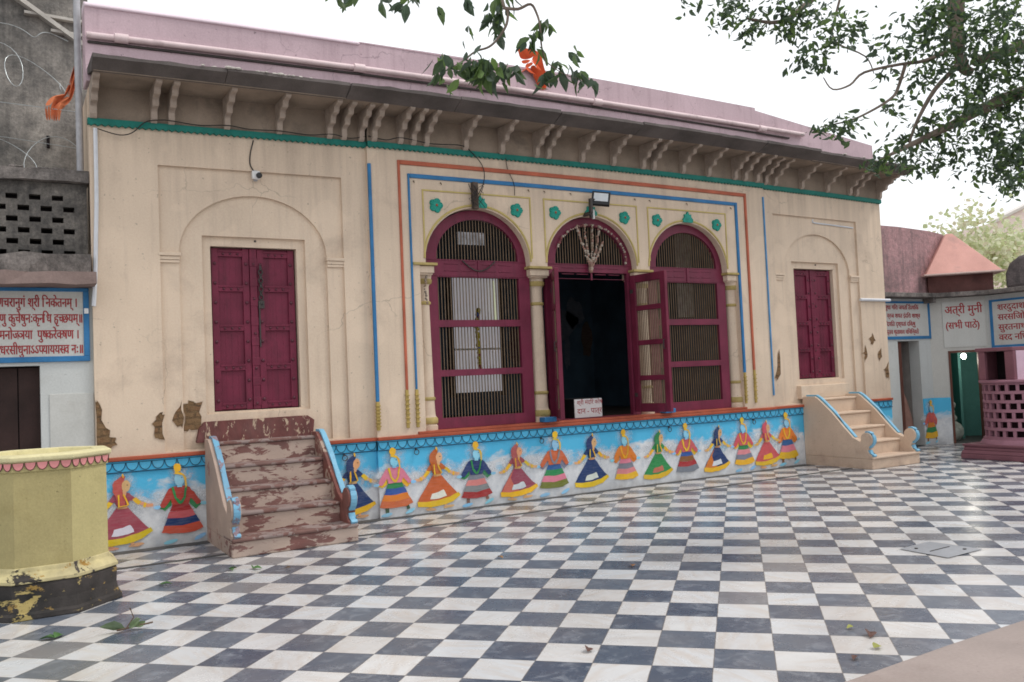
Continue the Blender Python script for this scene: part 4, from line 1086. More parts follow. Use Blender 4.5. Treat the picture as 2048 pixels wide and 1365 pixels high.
# ------------------------------------------------------------------ old building on the left
A = thing('old_building', 'blackened building at far left with tall stained wall, pierced brick parapet and white sign wall', 'building', (-1.5, .3, 0))
MB().plate(rect(-4.5, .19, 0, 2.52), [rect(-1.35, -.27, .0, 1.765)], .10, .30).build('wall', M['white_wall'], A, bevel=.006)
mb = MB(); mb.box(-.20, .165, .090, .1005, .5, 1.50); 
mb.build('plaster_panel', M['white_sign'], A, bevel=.004)
dd = MB().box(-1.36, -.265, .24, .28, .0, 1.77).build('door', M['dark'], A)
mb = MB()
for k in range(6): mb.box(-1.34+k*.18, -1.34+k*.18+.17, .225, .241, .02, 1.75)
mb.build('plank', paint('dark brown planks', (.035, .018, .016, 1), .3, 5, .6, .2), dd)
MB().box(-4.5, .19, .3, 2.2, 0, 2.5).build('rear_block', M['dark'], A)
sg = MB().box(-3.2, .092, .086, .104, 1.845, 2.44).build('sign_board', M['white_sign'], A)
mb = MB(); mb.box(-3.25, .142, .075, .106, 1.795, 1.845); mb.box(-3.25, .142, .075, .106, 2.44, 2.475); mb.box(.0925, .142, .075, .106, 1.8455, 2.4395)
mb.build('sign_border', M['blue'], sg, bevel=.004)
HALF = {}
def deva(mb, pieces, xr, z, size, y, sx=1.0, off=.0026):
    """set Devanagari right-aligned; a piece starting with '<' is a half letter (its right stem cut off)"""
    def width(t):
        cu = bpy.data.curves.new('tmp', 'FONT'); cu.body = t + '।'; cu.size = size
        ob = bpy.data.objects.new('tmp', cu); me = bpy.data.meshes.new_from_object(ob)
        w = max(v.co.x for v in me.vertices); bpy.data.objects.remove(ob); bpy.data.meshes.remove(me); bpy.data.curves.remove(cu); return w
    w0 = width('')
    seq = []; x = 0
    for p in pieces:
        if p.startswith('<'):
            g = p[1:]; w = width(g)-w0; cl = w-.135*size
            seq.append((g, x, cl)); x += cl*.97
        else:
            w = width(p)-w0; seq.append((p, x, None)); x += w
    for g, px, cl in seq:
        for q in range(3): mb.text(g, xr-(x-px)*sx+q*.0022-.0022, z+(q % 2)*.001, size, y-q*.0004, 0, cl, sx)
lines = [(['तृ', 'णचरानुगं', ' ', 'श्री', ' ', 'ि', 'नकेतनम्', ' ।'], .045, 2.298, .124, .565),
         (['ते पदांबुजं', ' कृणु', ' कुचेषु', 'नः', 'कृ', '<न', 'ि', 'ध', ' हृ', '<च', 'छयम्', '॥'], .088, 2.153, .124, .55),
         (['वल्गुवाक्यया', ' बुधमनो', '<ज', 'ञया', '  पु', '<ष', 'करे', '<क', 'षण', ' ।'], .055, 2.006, .124, .58),
         (['वीर मुह्यतीरधरसीधुनाऽऽ', '<प', 'या', 'यय', '<स', 'व', ' नः', '॥'], .088, 1.870, .124, .565)]
mb = MB()
for pc, xr, z, s_, sx in lines: deva(mb, [p for p in pc if p], xr, z, s_, .0835, sx)
mb.build('lettering', M['lettering'], sg)
MB().box(.098, .135, .055, .076, 2.235, 2.285).build('junction_box', M['cam_white'], A, bevel=.004)
# ledge, pierced parapet
def rough_beam(name, x0, x1, y0, y1, z0, z1, mat, seed, parent, amp=.012, n=26):
    r = random.Random(seed); vs = []; fs = []
    for i in range(n+1):
        xx = x0+(x1-x0)*i/n; j = lambda: r.uniform(-amp, amp)
        vs += [(xx, y0+j(), z0+j()), (xx, y0+j(), z1+j()), (xx, y1, z1), (xx, y1, z0)]
    for i in range(n):
        a = 4*i; b = a+4
        fs += [(a, a+1, b+1, b), (a+1, a+2, b+2, b+1), (a+2, a+3, b+3, b+2), (a+3, a, b, b+3)]
    fs += [(0, 3, 2, 1), (4*n, 4*n+1, 4*n+2, 4*n+3)]
    return MB().add(vs, fs).build(name, mat, parent)
rough_beam('ledge', -4.5, .185, -.22, .32, 2.475, 2.585, paint('brown ledge plaster', (.225, .165, .15, 1), .3, 3, .95, .6, (.08, .07, .065, 1), .7, 3), 2, A)
rough_beam('ledge', -4.5, .155, -.06, .31, 2.586, 2.765, M['old_ledge'], 3, A, .02)
holes = []
for rw in range(6):
    z = 3.318-rw*.103
    k = -24
    for k in range(-24, 1):
        xx = .088 - (0 if rw % 2 == 0 else .093) + k*.1855
        if xx+.048 < .10 or rw % 2 == 1:
            a, b = xx-.047, min(xx+.047, .125)
            if a > -4.4 and b-a > .03: holes.append(rect(a, b, z-.025, z+.025))
MB().plate(rect(-4.5, .15, 2.76, 3.46), holes, .14, .30).build('pierced_parapet', M['jali'], A)
MB().box(-4.5, .14, .55, .6, 2.7, 3.45).build('parapet_back', M['dark'], A)
rough_beam('parapet_cap', -4.5, .165, .06, .34, 3.461, 3.575, M['old_ledge'], 6, A, .012)
mb = MB(); r2 = random.Random(8)
for k in range(16): mb.ball((-.5+r2.random()*.45, .1+r2.random()*.1, 3.585), r2.uniform(.012, .03), 6, 4, (1.5, 1, .6))
mb.build('rubble', M['old_ledge'], A)
MB().box(-7, .32, 1.6, 1.9, 0, 9).build('tall_wall', M['old_wall'], A)
def beam(p, q, w, d):
    p, q = Vector(p), Vector(q); t = (q-p).normalized(); nn = Vector((-t.z, 0, t.x))*w/2
    vs = []
    for e in (p, q):
        for s in (-1, 1):
            for yy in (0, d): vs.append(e+nn*s+Vector((0, yy, 0)))
    return MB().add(vs, [(0, 1, 3, 2), (4, 6, 7, 5), (0, 4, 5, 1), (2, 3, 7, 6), (0, 2, 6, 4), (1, 5, 7, 3)])
rm = paint('pale ledge plaster', (.50, .47, .43, 1), .2, 4, .95, .4, (.15, .14, .13, 1), .7, 4)
beam((-.60, 1.50, 5.90), (.30, 1.50, 5.30), .045, .12).build('sloping_ledge', rm, A)
beam((-.30, 1.53, 5.60), (.9, 1.53, 5.57), .03, .08).build('string_course', rm, A)
beam((-.05, 1.53, 5.44), (.9, 1.53, 5.42), .03, .08).build('string_course', rm, A)
MB().box(-.112, -.083, 1.56, 1.61, 4.16, 4.285).build('vent_slot', M['dark'], A)
o = MB().tube([(.135, .30, 2.77), (.115, .35, 3.6), (.115, .35, 5.0), (.115, .36, 7.2)], .032, 10).build('drain_pipe', M['pipe_grey'], smooth=True)
tag(o, 'grey vertical drain pipe at the corner between blackened wall and temple front', 'pipe')
mb = MB()
def loops(x0, x1, y, z, r, turns, seed):
    rq = random.Random(seed); n = int(turns*22); out = []
    for i in range(n+1):
        t = i/n; a = 2*PI*turns*t
        q_ = .75+.35*math.sin(a*.37+seed*2.1); out.append((x0+(x1-x0)*t+r*.75*q_*math.sin(a+.4*math.sin(a*.6)), y+.10*math.cos(a)+.04*math.sin(3*t*PI), z+r*q_*math.cos(a+.3)+.09*math.sin(t*11+seed)))
    mb.tube(out, .0035, 4)
loops(-1.5, .06, 1.0, 4.78, .25, 3.6, 1); loops(-1.7, .10, .95, 5.12, .17, 3, 5); loops(-1.6, .08, .75, 3.90, .25, 4.4, 2)
mb.tube([(-1.8, .9, 4.62), (-.6, .9, 4.40), (.12, .8, 4.35)], .004, 4); mb.tube([(-1.8, .7, 4.1), (.12, .7, 3.95)], .003, 4)
o = mb.build('razor_wire', M['razor']); tag(o, 'loose loops of razor wire above the pierced brick parapet', 'wire')
cloth('flag', [(.145, .85, 4.86), (.125, .86, 4.76), (.095, .87, 4.64), (.06, .87, 4.52), (.0, .86, 4.47), (-.045, .84, 4.45), (-.085, .83, 4.38), (-.085, .83, 4.24)], [.04, .06, .06, .09, .13, .15, .15, .12], M['flag'], 'torn orange flag snagged in the razor wire against the blackened wall', 12)

# ------------------------------------------------------------------ yellow octagonal pedestal, left foreground
c = thing('octagonal_planter', 'yellow octagonal masonry planter with pink scalloped rim and flaking black base', 'planter', (-.345, -1.68, 0))
def octo(r, cx=-.345, cy=-1.68): return [(cx+r/math.cos(PI/8)*math.cos(PI/8+k*PI/4), cy+r/math.cos(PI/8)*math.sin(PI/8+k*PI/4)) for k in range(8)]
OC = (-.345, -1.68)
def octprof(prof):
    mb = MB(); vs = []
    for r, z in prof: vs += [(x, y, z) for x, y in octo(r)]
    fs = [(i*8+k, i*8+(k+1) % 8, (i+1)*8+(k+1) % 8, (i+1)*8+k) for i in range(len(prof)-1) for k in range(8)]
    fs += [list(range(8))[::-1], [(len(prof)-1)*8+k for k in range(8)]]
    return mb.add(vs, fs)
pb = octprof([(.42, .30), (.418, .985)])
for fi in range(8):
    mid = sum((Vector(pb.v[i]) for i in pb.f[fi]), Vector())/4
    if mid.x > -.345+.15 and mid.y < -1.68-.1: pb.m[fi] = 1  # faces towards the light get the lighter paint
pb.build('body', [M['yellow'], M['yellow_lit']], c, bevel=.004)
octprof([(.505, .0), (.50, .035), (.482, .05), (.475, .085), (.468, .12), (.472, .215), (.468, .235)]).build('base', M['base_black'], c, bevel=.008)
octprof([(.480, .236), (.480, .258), (.452, .285), (.428, .30), (.424, .335)]).build('base_moulding', M['base_yellow'], c, bevel=.006)
mb = octprof([(.430, .975), (.432, 1.04)]); bnd = mb.build('rim_band', M['yellow'], c)
mb = MB()
ov = octo(.4345)
for k in range(8):
    a, b = Vector((*ov[k], 0)), Vector((*ov[(k+1) % 8], 0)); nrm = Vector(((a+b)/2).xy-Vector(OC)).normalized()
    for i in range(5):
        vs = []
        for q in range(9):
            t = (i+.5+.46*-math.cos(PI*q/8))/5; p = a.lerp(b, t); vs.append((p.x+nrm.x*.002, p.y+nrm.y*.002, 1.036-.050*math.sin(PI*q/8)))
        mb.mi = 0; mb.add(vs, [list(range(9))]); mb.mi = 1; mb.tube(vs, .0028, 4)
mb.build('scallop', [M['pink_tile'], M['kiosk_dark']], bnd)
octprof([(.435, 1.041), (.452, 1.05), (.455, 1.075), (.44, 1.085), (.34, 1.088), (.33, 1.03)]).build('rim', M['yellow_pale'], c, bevel=.006)
octprof([(.325, .98), (.325, 1.04)]).build('soil', M['dark'], c)

# ------------------------------------------------------------------ chamfered annex on the right
Bd = thing('annex_building', 'low whitewashed annex on the right with red lettered signs and stained pink roof wall', 'building', (13.2, .5, 0))
MB().plate(rect(11.74, 13.35, 0, 2.52), [rect(12.45, 13.03, 0, 1.80)], .40, .60).build('wall', M['white_wall'], Bd)
Mb = Matrix.Translation((13.35, .40, 0)) @ Matrix.Rotation(math.radians(-45), 4, 'Z')
MB().plate(rect(0, .905, 0, 2.52), [rect(.27, .80, 0, 1.60)], 0, .18).xform(Mb).build('wall', paint('grey whitewash', (.50, .49, .46, 1), .08, 2, .85, .25, (.3, .28, .25, 1), .5, 2, streak=.2), Bd)
MB().box(13.99, 14.15, -9, -.24, 0, 2.52).build('wall', M['white_wall'], Bd)
# blue mural dado on the corner pillar
MB().box(13.035, 13.352, .392, .4005, 0, .80).build('mural_panel', M['mural_bg'], Bd)
pn = MB().box(0, .262, -.008, -.0005, 0, .80).xform(Mb).build('mural_panel', M['mural_bg'], Bd)
dancer_m(13.20, .3915, Bd, (.62, .12, .08), (ORG, GRN, YEL), ROSE, (.6, .1, .12), legs=(.25, .12, .05), s=.98)
# doorway A: half open grey door
dA = MB().plate(rect(12.44, 13.04, 0, 1.81), [], .95, .98).build('door', paint('grey door paint', (.24, .22, .21, 1), .2, 3, .8, .2, (.1, .09, .09, 1), .5, 3), Bd)
MB().box(12.46, 12.62, .46, .94, .02, 1.78).build('door_leaf', M['door_brown'], Bd)
MB().box(12.45, 13.03, .6, .95, -.02, .004).build('door_sill', M['grout'], Bd)
MB().box(13.032, 13.10, .61, 1.7, 0, 2.4).build('passage_wall', paint('grey passage plaster', (.30, .275, .255, 1), .2, 3, .85, .2, (.12, .1, .1, 1), .6, 3, streak=.4), Bd)
MB().box(12.2, 13.03, .6, 1.7, 1.9, 2.0).build('passage_ceiling', M['dark'], Bd)
# doorway B and the teal room with its bulb
mb = MB(); mb.box(.27, .305, -.012, .19, .012, 1.565); mb.box(.765, .80, -.012, .19, .012, 1.565); mb.box(.27, .80, -.014, .19, 1.566, 1.60)
mb.xform(Mb).build('door_frame', M['door_brown'], Bd)
mb = MB(); mb.box(.10, 1.2, 1.501, 1.55, 0, 2.3); mb.box(.10, .14, .2, 1.5, 0, 2.3); mb.box(1.15, 1.2, .2, 1.5, 0, 2.3); mb.box(.10, 1.2, .2, 1.55, 2.3, 2.34); mb.box(.62, .66, .9, 1.5, 0, 2.3)
mb.xform(Mb).build('room_wall', M['room_teal'], Bd)
MB().box(-.3, 1.2, .0, 1.55, .008, .012).xform(Mb).build('room_floor', M['grout'], Bd)
# signs
def sign(parent, x0, x1, z0, z1, y, border, MT, txt, size, sx=1.0):
    s = MB().box(x0, x1, y-.012, y-.001, z0, z1)
    if MT: s.xform(MT)
    s = s.build('sign_board', M['white_sign'], parent)
    if border:
        b = MB(); w = border
        b.box(x0-w, x1+w, y-.02, y-.002, z1, z1+w*.7); b.box(x0-w, x1+w, y-.02, y-.002, z0-w, z0); b.box(x1, x1+w, y-.02, y-.002, z0+.0005, z1-.0005); b.box(x0-w, x0, y-.02, y-.002, z0+.0005, z1-.0005)
        if MT: b.xform(MT)
        b.build('sign_border', M['blue'], s)
    l = MB()
    for body, x, z, sz in txt:
        for q in range(3): l.text(body, x+q*.004, z+(q % 2)*.002, sz, y-.0135-q*.0004, 0, None, sx)
    if MT: l.xform(MT)
    l.build('lettering', M['lettering'], s)
sign(Bd, 11.8, 13.31, 1.88, 2.44, .40, .05, None,
     [('सरिता सुधा गिरा जयति तेऽधिकं', 11.88, 2.335, .105), ('जन्मना व्रज शयत इंदिरा शाश्व', 11.88, 2.195, .105), ('दत्र हि दयित दृश्यतां दिक्षु', 11.88, 2.055, .105), ('तावकास्तव धृतासव विचिन्वते', 11.88, 1.92, .105)], 1.0)
sign(Bd, .215, .88, 1.66, 2.45, 0, 0, Mb, [('अत्री मुनी', .25, 2.24, .20), ('(सभी पाठे)', .25, 1.98, .17)], .2, .80)
Mc = Matrix.Translation((13.99, -.24, 0)) @ Matrix.Rotation(math.radians(-90), 4, 'Z')
sign(Bd, .12, 2.4, 1.66, 2.40, 0, .05, Mc, [('शरदुदाशये साधुजातसत्', .2, 2.25, .15), ('सरसिजोदर श्रीमुषा दृशा', .2, 2.08, .15), ('सुरतनाथ तेऽशुल्क दासिका', .2, 1.91, .15), ('वरद निघ्नतो नेह किं वधः', .2, 1.74, .15)], .15)
# slab eave
def slab(pts, z0, z1, name, mat): return MB().prism_z(pts, z0, z1).build(name, mat, Bd, bevel=.01)
slab([(11.72, .16), (13.25, .16), (13.78, -.36), (13.78, -9), (14.6, -9), (14.6, 1.2), (11.72, 1.2)], 2.525, 2.60, 'slab_eave', M['old_ledge'])
MB().box(13.2, 13.28, .2, .4, 2.44, 2.524).build('eave_bracket', M['old_ledge'], Bd)
# stained pink wall behind, with a rounded end
wl = [(11.72, 2.6), (11.72, 3.75), (12.6, 3.75), (13.4, 3.72), (13.85, 3.68), (14.0, 3.6), (14.05, 3.4), (14.05, 2.6)]
MB().plate(wl, [], .38, .70).build('roof_wall', M['roof_pink'], Bd, bevel=.05)
# blackened dome behind the perpendicular wing
mb = MB(); mb.prism_x([(-.62, 2.6), (-.62, 2.85), (-.70, 3.02), (-.86, 3.12), (-1.1, 3.15), (-4.0, 3.15), (-4.0, 2.6)], 13.95, 14.5)
mb.build('roof_wall', M['dome_grey'], Bd, bevel=.05)
# kiosk roof on the chamfer
q = [(-.10, -.30), (1.15, -.30), (1.15, .9), (-.10, .9)]
mb = MB(); mb.box(.0, 1.02, -.12, .8, 2.605, 2.90); kw = mb.xform(Mb).build('kiosk_wall', M['kiosk_dark'], Bd)
mb = MB()
base_ = [(-.06, -.30, 2.925), (1.12, -.30, 2.925), (1.12, .9, 2.925), (-.06, .9, 2.925)]
topq = [(.40, .20, 3.66), (.50, .20, 3.66), (.50, .45, 3.66), (.40, .45, 3.66)]
mb.add(base_+topq, [(0, 1, 5, 4), (1, 2, 6, 5), (2, 3, 7, 6), (3, 0, 4, 7), (4, 5, 6, 7), (3, 2, 1, 0)])
mb.xform(Mb); kr = mb.build('kiosk_roof', M['kiosk_pink'], Bd, bevel=.012)
mb = MB(); mb.box(-.10, 1.16, -.34, .92, 2.895, 2.924); mb.xform(Mb).build('kiosk_eave', paint('pale kiosk lip', (.66, .50, .45, 1), .1, 4, .8, .2, (.25, .18, .17, 1), .6, 4), Bd, bevel=.008)
# bulb
bp = Mb @ Vector((.615, .45, 1.50))
c = thing('light_bulb', 'lit white bulb hanging in the teal room behind the right doorway', 'bulb', bp)
mb = MB().ball(bp, .045, 12, 8, (1, 1, 1.15)); mb.build('bulb_glass', M['bulb'], c, smooth=True)
MB().tube([bp+Vector((0, 0, .05)), bp+Vector((0, 0, .1))], .018, 8).build('socket', M['metal_black'], c)
MB().tube([bp+Vector((0, 0, .1)), bp+Vector((0, 0, .8))], .005, 5).build('cord', M['wire'], c)
ld = bpy.data.lights.new('bulb', 'POINT'); ld.energy = 6; ld.color = (1, .93, .8); ld.shadow_soft_size = .06
lo = bpy.data.objects.new('bulb_lamp', ld); COL.objects.link(lo); lo.location = (0, 0, -.09); lo.parent = c
# bundle in the teal room and a leaning sack in doorway A
p = Mb @ Vector((.36, .5, 0)); mb = MB(); r2 = random.Random(2)
for k in range(14): mb.ball((p.x+r2.uniform(-.08, .08), p.y+r2.uniform(-.08, .08), .35+k*.03), r2.uniform(.04, .07), 7, 5)
mb.ball((p.x, p.y, .18), .2, 10, 7, (1, 1, .95))
o = mb.build('cloth_bundle', plain('pale bundle', (.28, .30, .26, 1), .9, .1, .3), smooth=True); tag(o, 'pale heaped bundle standing just inside the doorway of the teal room', 'bundle')
mb = MB(); mb.lathe([(.17, .012), (.20, .15), (.17, .45), (.11, .75), (.05, .95)], 12.80, .66, 12)
o = mb.build('cloth_bundle', M['terracotta'], smooth=True); tag(o, 'brown wrapped bundle leaning in the narrow doorway at the end of the temple front', 'bundle')
o = MB().tube([(13.6, 4.0, 2.6), (13.62, 4.0, 4.5)], .02, 6).build('antenna_mast', M['metal_black'], loc=(13.6, 4, 2.6)); tag(o, 'thin dark mast rising behind the stained pink roof wall', 'mast')

# ------------------------------------------------------------------ round pierced pedestal at right
c = thing('round_pedestal', 'mauve round pedestal with pierced lattice drum, square base and niche box on top', 'pedestal', (12.12, -1.78, 0))
CX, CY = 12.12, -1.78
mb = MB()
def sq(h, z0, z1, t=1.0): mb.prism_z([(CX-h, CY-h), (CX+h, CY-h), (CX+h, CY+h), (CX-h, CY+h)], z0, z1, t, (CX, CY))
sq(.60, 0, .075); sq(.60, .076, .13, .965); sq(.575, .131, .175, .98); sq(.575, .176, .215, 1.02)
mb.build('base', M['mauve'], c, bevel=.012)
R_ = .49
mb = MB(); mb.lathe([(.56, .216), (.55, .24), (.53, .265), (.515, .28), (.515, .30)], CX, CY, 40); mb.lathe([(.51, 1.085), (.535, 1.10), (.535, 1.125), (.50, 1.13)], CX, CY, 40)
mb.build('drum_ring', M['mauve_mid'], c, smooth=True)
mb = MB(); rows = 6; z0, z1 = .30, 1.085; rh = (z1-z0)/rows; nc = 22
def arcbox(a0, a1, zz0, zz1, ri, ro, n=2):
    vs = []
    for k in range(n+1):
        a = a0+(a1-a0)*k/n
        for rr_ in (ri, ro):
            for zz in (zz0, zz1): vs.append((CX+rr_*math.cos(a), CY+rr_*math.sin(a), zz))
    fs = []
    for k in range(n):
        A_, B_ = 4*k, 4*k+4
        fs += [(A_+2, B_+2, B_+3, A_+3), (A_, A_+1, B_+1, B_), (A_, B_, B_+2, A_+2), (A_+1, A_+3, B_+3, B_+1)]
    fs += [(0, 2, 3, 1), (4*n, 4*n+1, 4*n+3, 4*n+2)]
    mb.add(vs, fs)
for r_ in range(rows+1):
    zz = z0+r_*rh; arcbox(0, 2*PI-.0001, zz-.022, zz+.022, R_-.07, R_+.006, 60)
for r_ in range(rows):
    for k in range(nc):
        a = 2*PI*(k+(.5 if r_ % 2 else 0))/nc
        arcbox(a-.045, a+.045, z0+r_*rh+.021, z0+(r_+1)*rh-.021, R_-.06, R_, 2)
mb.build('lattice_drum', M['mauve_mid'], c, bevel=.004)
MB().lathe([(R_-.12, .29), (R_-.12, 1.09)], CX, CY, 32).build('drum_core', plain('dark mauve core', (.03, .014, .018, 1), .9, .1), c, smooth=True)
bx0, bx1, by0, by1 = 11.84, 12.42, -1.88, -1.36
mb = MB(); mb.box(bx0-.045, bx1+.03, by0-.0, by1+.03, 1.545, 1.60)
mb.box(bx0-.03, bx0+.04, by0, by0+.13, 1.131, 1.544); mb.box(bx0-.03, bx0+.04, by1-.10, by1, 1.131, 1.544)
mb.box(bx0+.04, bx1, by1-.04, by1, 1.131, 1.544); mb.box(bx1-.04, bx1, by0+.03, by1-.045, 1.131, 1.544)
nb = mb.build('niche_box', M['mauve'], c, bevel=.008)
MB().box(bx0+.0405, bx1+.01, by0-.004, by0+.03, 1.131, 1.544).build('lit_side_panel', M['mauve_lit'], nb)  # light on this face is painted by the paler mauve
MB().box(bx0+.35, bx1-.05, by0+.06, by1-.06, 1.131, 1.54).build('niche_back', M['dark'], nb)

# ------------------------------------------------------------------ floor hatch, fallen leaves
c = thing('floor_hatch', 'flat steel hatch cover set in the chequered floor on the right', 'hatch', (5.63, -4.69, 0))
MB().add([(5.424, -4.49, .006), (5.836, -4.47, .006), (5.854, -4.90, .006), (5.40, -4.91, .006)], [(3, 2, 1, 0)]).build('cover', M['plate'], c)
mb = MB(); mb.box(5.51, 5.53, -4.58, -4.56, .005, .012); mb.box(5.74, 5.76, -4.83, -4.81, .005, .012); mb.tube([(5.50, -4.70, .009), (5.76, -4.69, .009)], .003, 4)
mb.build('lifting_lug', M['iron'], c)

def leaf_mesh(mb, p, d, side, L, w, fold=.25, col=(.1, .2, .05), bend=0.0):
    d = d.normalized(); side = (side - d*side.dot(d)).normalized(); n = d.cross(side)
    mb.col = (*col, 1)
    def q(t, s): return p + d*(t*L) + side*(s*w) + n*(abs(s)*w*fold - bend*L*t*t)
    vs = [q(0, 0), q(.22, .72), q(.5, 1), q(.78, .55), q(1, 0), q(.78, -.55), q(.5, -1), q(.22, -.72), q(.5, 0)]
    mb.add(vs, [(0, 1, 2, 8), (8, 2, 3, 4), (0, 8, 6, 7), (8, 4, 5, 6)])
rl = random.Random(21)
FL = [(-.322, -2.814, .075, 'g', 'dark green leaf curled on a black tile near the yellow planter'), (.45, -1.72, .06, 'g', 'small green sprig on the floor between yellow planter and worn staircase'), (1.00, -1.50, .055, 'g', 'fresh green leaf near the foot of the worn staircase'), (1.16, -1.62, .06, 'g', 'bright green leaf in front of the worn staircase'),
      (3.448, -5.713, .075, 'b', 'pinkish brown dry leaf standing up near the platform edge'), (3.07, -5.93, .05, 'b', 'dark crisp leaf nearest the platform edge'), (3.23, -5.90, .055, 'y', 'yellow green leaf between two brown leaves by the platform'), (2.056, -5.038, .06, 'b', 'brown curled leaf in the middle foreground of the floor'), (3.493, -3.607, .06, 'o', 'orange brown leaf on a black tile in mid floor'),
      (3.46, -5.60, .04, 'y', 'pale yellow leaf on a white tile beside the pinkish leaf'), (1.42, -1.80, .04, 'o', 'tiny reddish leaf in front of the worn staircase corner'), (2.9, -2.6, .05, 'o', 'small tan leaf on a white tile left of centre')]
COLS = {'g': [(.05, .13, .03), (.07, .17, .04)], 'b': [(.22, .10, .07), (.13, .06, .045)], 'y': [(.35, .36, .08), (.28, .33, .08)], 'o': [(.38, .20, .07), (.32, .15, .06)]}
for x, y_, L, kd, lb in FL:
    mb = MB(); a = rl.uniform(0, 2*PI); nn = 2 if kd == 'g' else 1
    for k in range(nn):
        aa = a+k*1.6; d = Vector((math.cos(aa), math.sin(aa), .18)); s = Vector((-math.sin(aa), math.cos(aa), rl.uniform(-.3, .5)))
        leaf_mesh(mb, Vector((x, y_, .012)), d, s, L*1.25, L*.42, .5, rl.choice(COLS[kd]), .25)
    o = mb.build('fallen_leaf', M['dry_leaf'], colors=True); tag(o, lb, 'leaf', 'fallen leaves on the courtyard floor')
mb = MB(); P0 = Vector((.06, -2.93, .02))
mb.col = (.10, .15, .05, 1)
for k, (dx, dy_, dz, L) in enumerate(((-.16, .05, .05, .15), (.13, -.02, .12, .085), (.10, .10, .14, .08), (.14, .05, .06, .07))):
    d = Vector((dx, dy_, dz)); leaf_mesh(mb, P0+Vector((.02*k, 0, .0)), d, Vector((-dy_, dx, .3)), L, L*.27, .4, rl.choice([(.14, .20, .10), (.20, .26, .15), (.11, .16, .07)]), .15)
mb.col = (.12, .07, .04, 1); mb.tube([P0, P0+Vector((.05, .02, .06)), P0+Vector((.03, .03, .12))], .004, 5); mb.tube([P0+Vector((-.05, 0, .0)), P0+Vector((.16, .02, .01))], .006, 5)
o = mb.build('fallen_twig', M['dry_leaf'], colors=True); tag(o, 'broken leafy twig lying on the tiles in front of the yellow planter', 'twig')

# ------------------------------------------------------------------ overhanging trees
CR=[(6.15,-4.9,4.09,.28,180),(6.69,-4.86,4.03,.251,150),(6.34,-4.84,3.73,.245,160),(6.82,-4.85,3.62,.211,140),(6.66,-4.71,3.39,.233,160),(6.29,-5.13,3.07,.176,140),(5.89,-4.97,3.41,.174,90),(6.54,-4.43,4.11,.196,90),(5.86,-4.7,4.12,.181,80),(5.94,-4.79,4.26,.16,70),(7.21,-4.59,3.03,.133,90),(6.53,-4.81,3.05,.145,90),(6.39,-4.33,3.94,.152,50),(6.12,-4.57,3.37,.166,60),(6.08,-4.36,3.33,.148,50),(5.5,-4.57,3.08,.111,40),(5.82,-4.2,3.14,.106,35),(6.33,-4.23,3.17,.131,45),(6.26,-4.59,3.17,.167,70),(5.08,-4.45,3.3,.109,40),(4.91,-4.4,3.28,.058,22),(4.8,-4.75,3.23,.092,25),(6.09,-4.23,3.65,.108,25),(5.98,-4.38,4.04,.126,35),(5.58,-4.49,4.03,.101,25),(4.79,-4.81,3.9,.146,60),(5.05,-4.39,4.18,.158,60),(4.69,-4.45,4.13,.152,70),(4.68,-4.27,4.23,.136,60),(4.55,-4.08,4.16,.138,60),(4.31,-4.06,4.25,.136,55),(4.5,-4.03,4.36,.119,40),(4.68,-4.48,3.81,.113,50),(4.98,-4.38,3.83,.086,30),(4.91,-4.58,3.92,.114,40),(4.85,-4.22,4.12,.099,30),(6.09,-4.11,3.98,.066,12),(3.82,-4.2,4.16,.092,15),(6.59,-5.26,3.79,.276,150),(6.7,-5.21,3.26,.24,120),(7.05,-4.61,4.53,.266,120),(6.84,-5.1,4.55,.33,120)]
CLF=[(1.43,-4.83,3.15,.066,8),(1.55,-5.05,3.06,.077,22),(1.52,-4.94,3.11,.078,15),(1.65,-5.07,3.05,.064,15),(1.69,-5.11,3.06,.038,6),(1.85,-5.11,3.23,.047,10),(1.89,-5.13,3.32,.037,6),(1.73,-4.89,3.41,.059,14),(1.72,-4.99,3.45,.058,12),(2.04,-5.05,3.13,.067,14),(1.98,-5.05,3.08,.054,8),(2.13,-5.07,3.09,.06,8),(2.12,-5.21,3.02,.04,3),(1.92,-5.33,3.1,.03,3),(1.52,-4.77,3.06,.032,2),(1.36,-4.65,3.56,.068,8),(1.21,-4.59,3.57,.067,4),(1.0,-4.62,3.5,.052,5),(1.04,-4.58,3.55,.053,4),(1.47,-5.06,3.39,.03,3),(1.45,-4.77,3.46,.032,2),(1.56,-4.94,3.31,.026,2)]
rt = random.Random(77)
GREEN = [(.08, .13, .06), (.10, .165, .065), (.13, .21, .075), (.07, .11, .065), (.17, .27, .08), (.09, .14, .09), (.11, .16, .11)]
def foliage(mb, cl, Lm, droop):
    for x, y_, z, r, n in cl:
        for k in range(int(n*(1.9 if x > 5.8 else 1.5))):
            p = Vector((rt.gauss(0, .46), rt.gauss(0, .7), rt.gauss(0, .46)))*r + Vector((x, y_, z))
            d = Vector((rt.uniform(-1, 1), rt.uniform(-1, 1), -droop+rt.uniform(-.5, .5)))
            s = Vector((rt.uniform(-1, 1), rt.uniform(-1, 1), rt.uniform(-.4, .4)))
            L = Lm*rt.uniform(.55, 1.35)
            leaf_mesh(mb, p, d, s, L, L*rt.uniform(.19, .27), rt.uniform(.1, .8), rt.choice(GREEN), rt.uniform(-.05, .4))
TR = thing('shade_tree', 'leafy shade tree reaching in from the right with branches over the courtyard', 'tree', (9.0, -6.0, 0))
mb = MB()
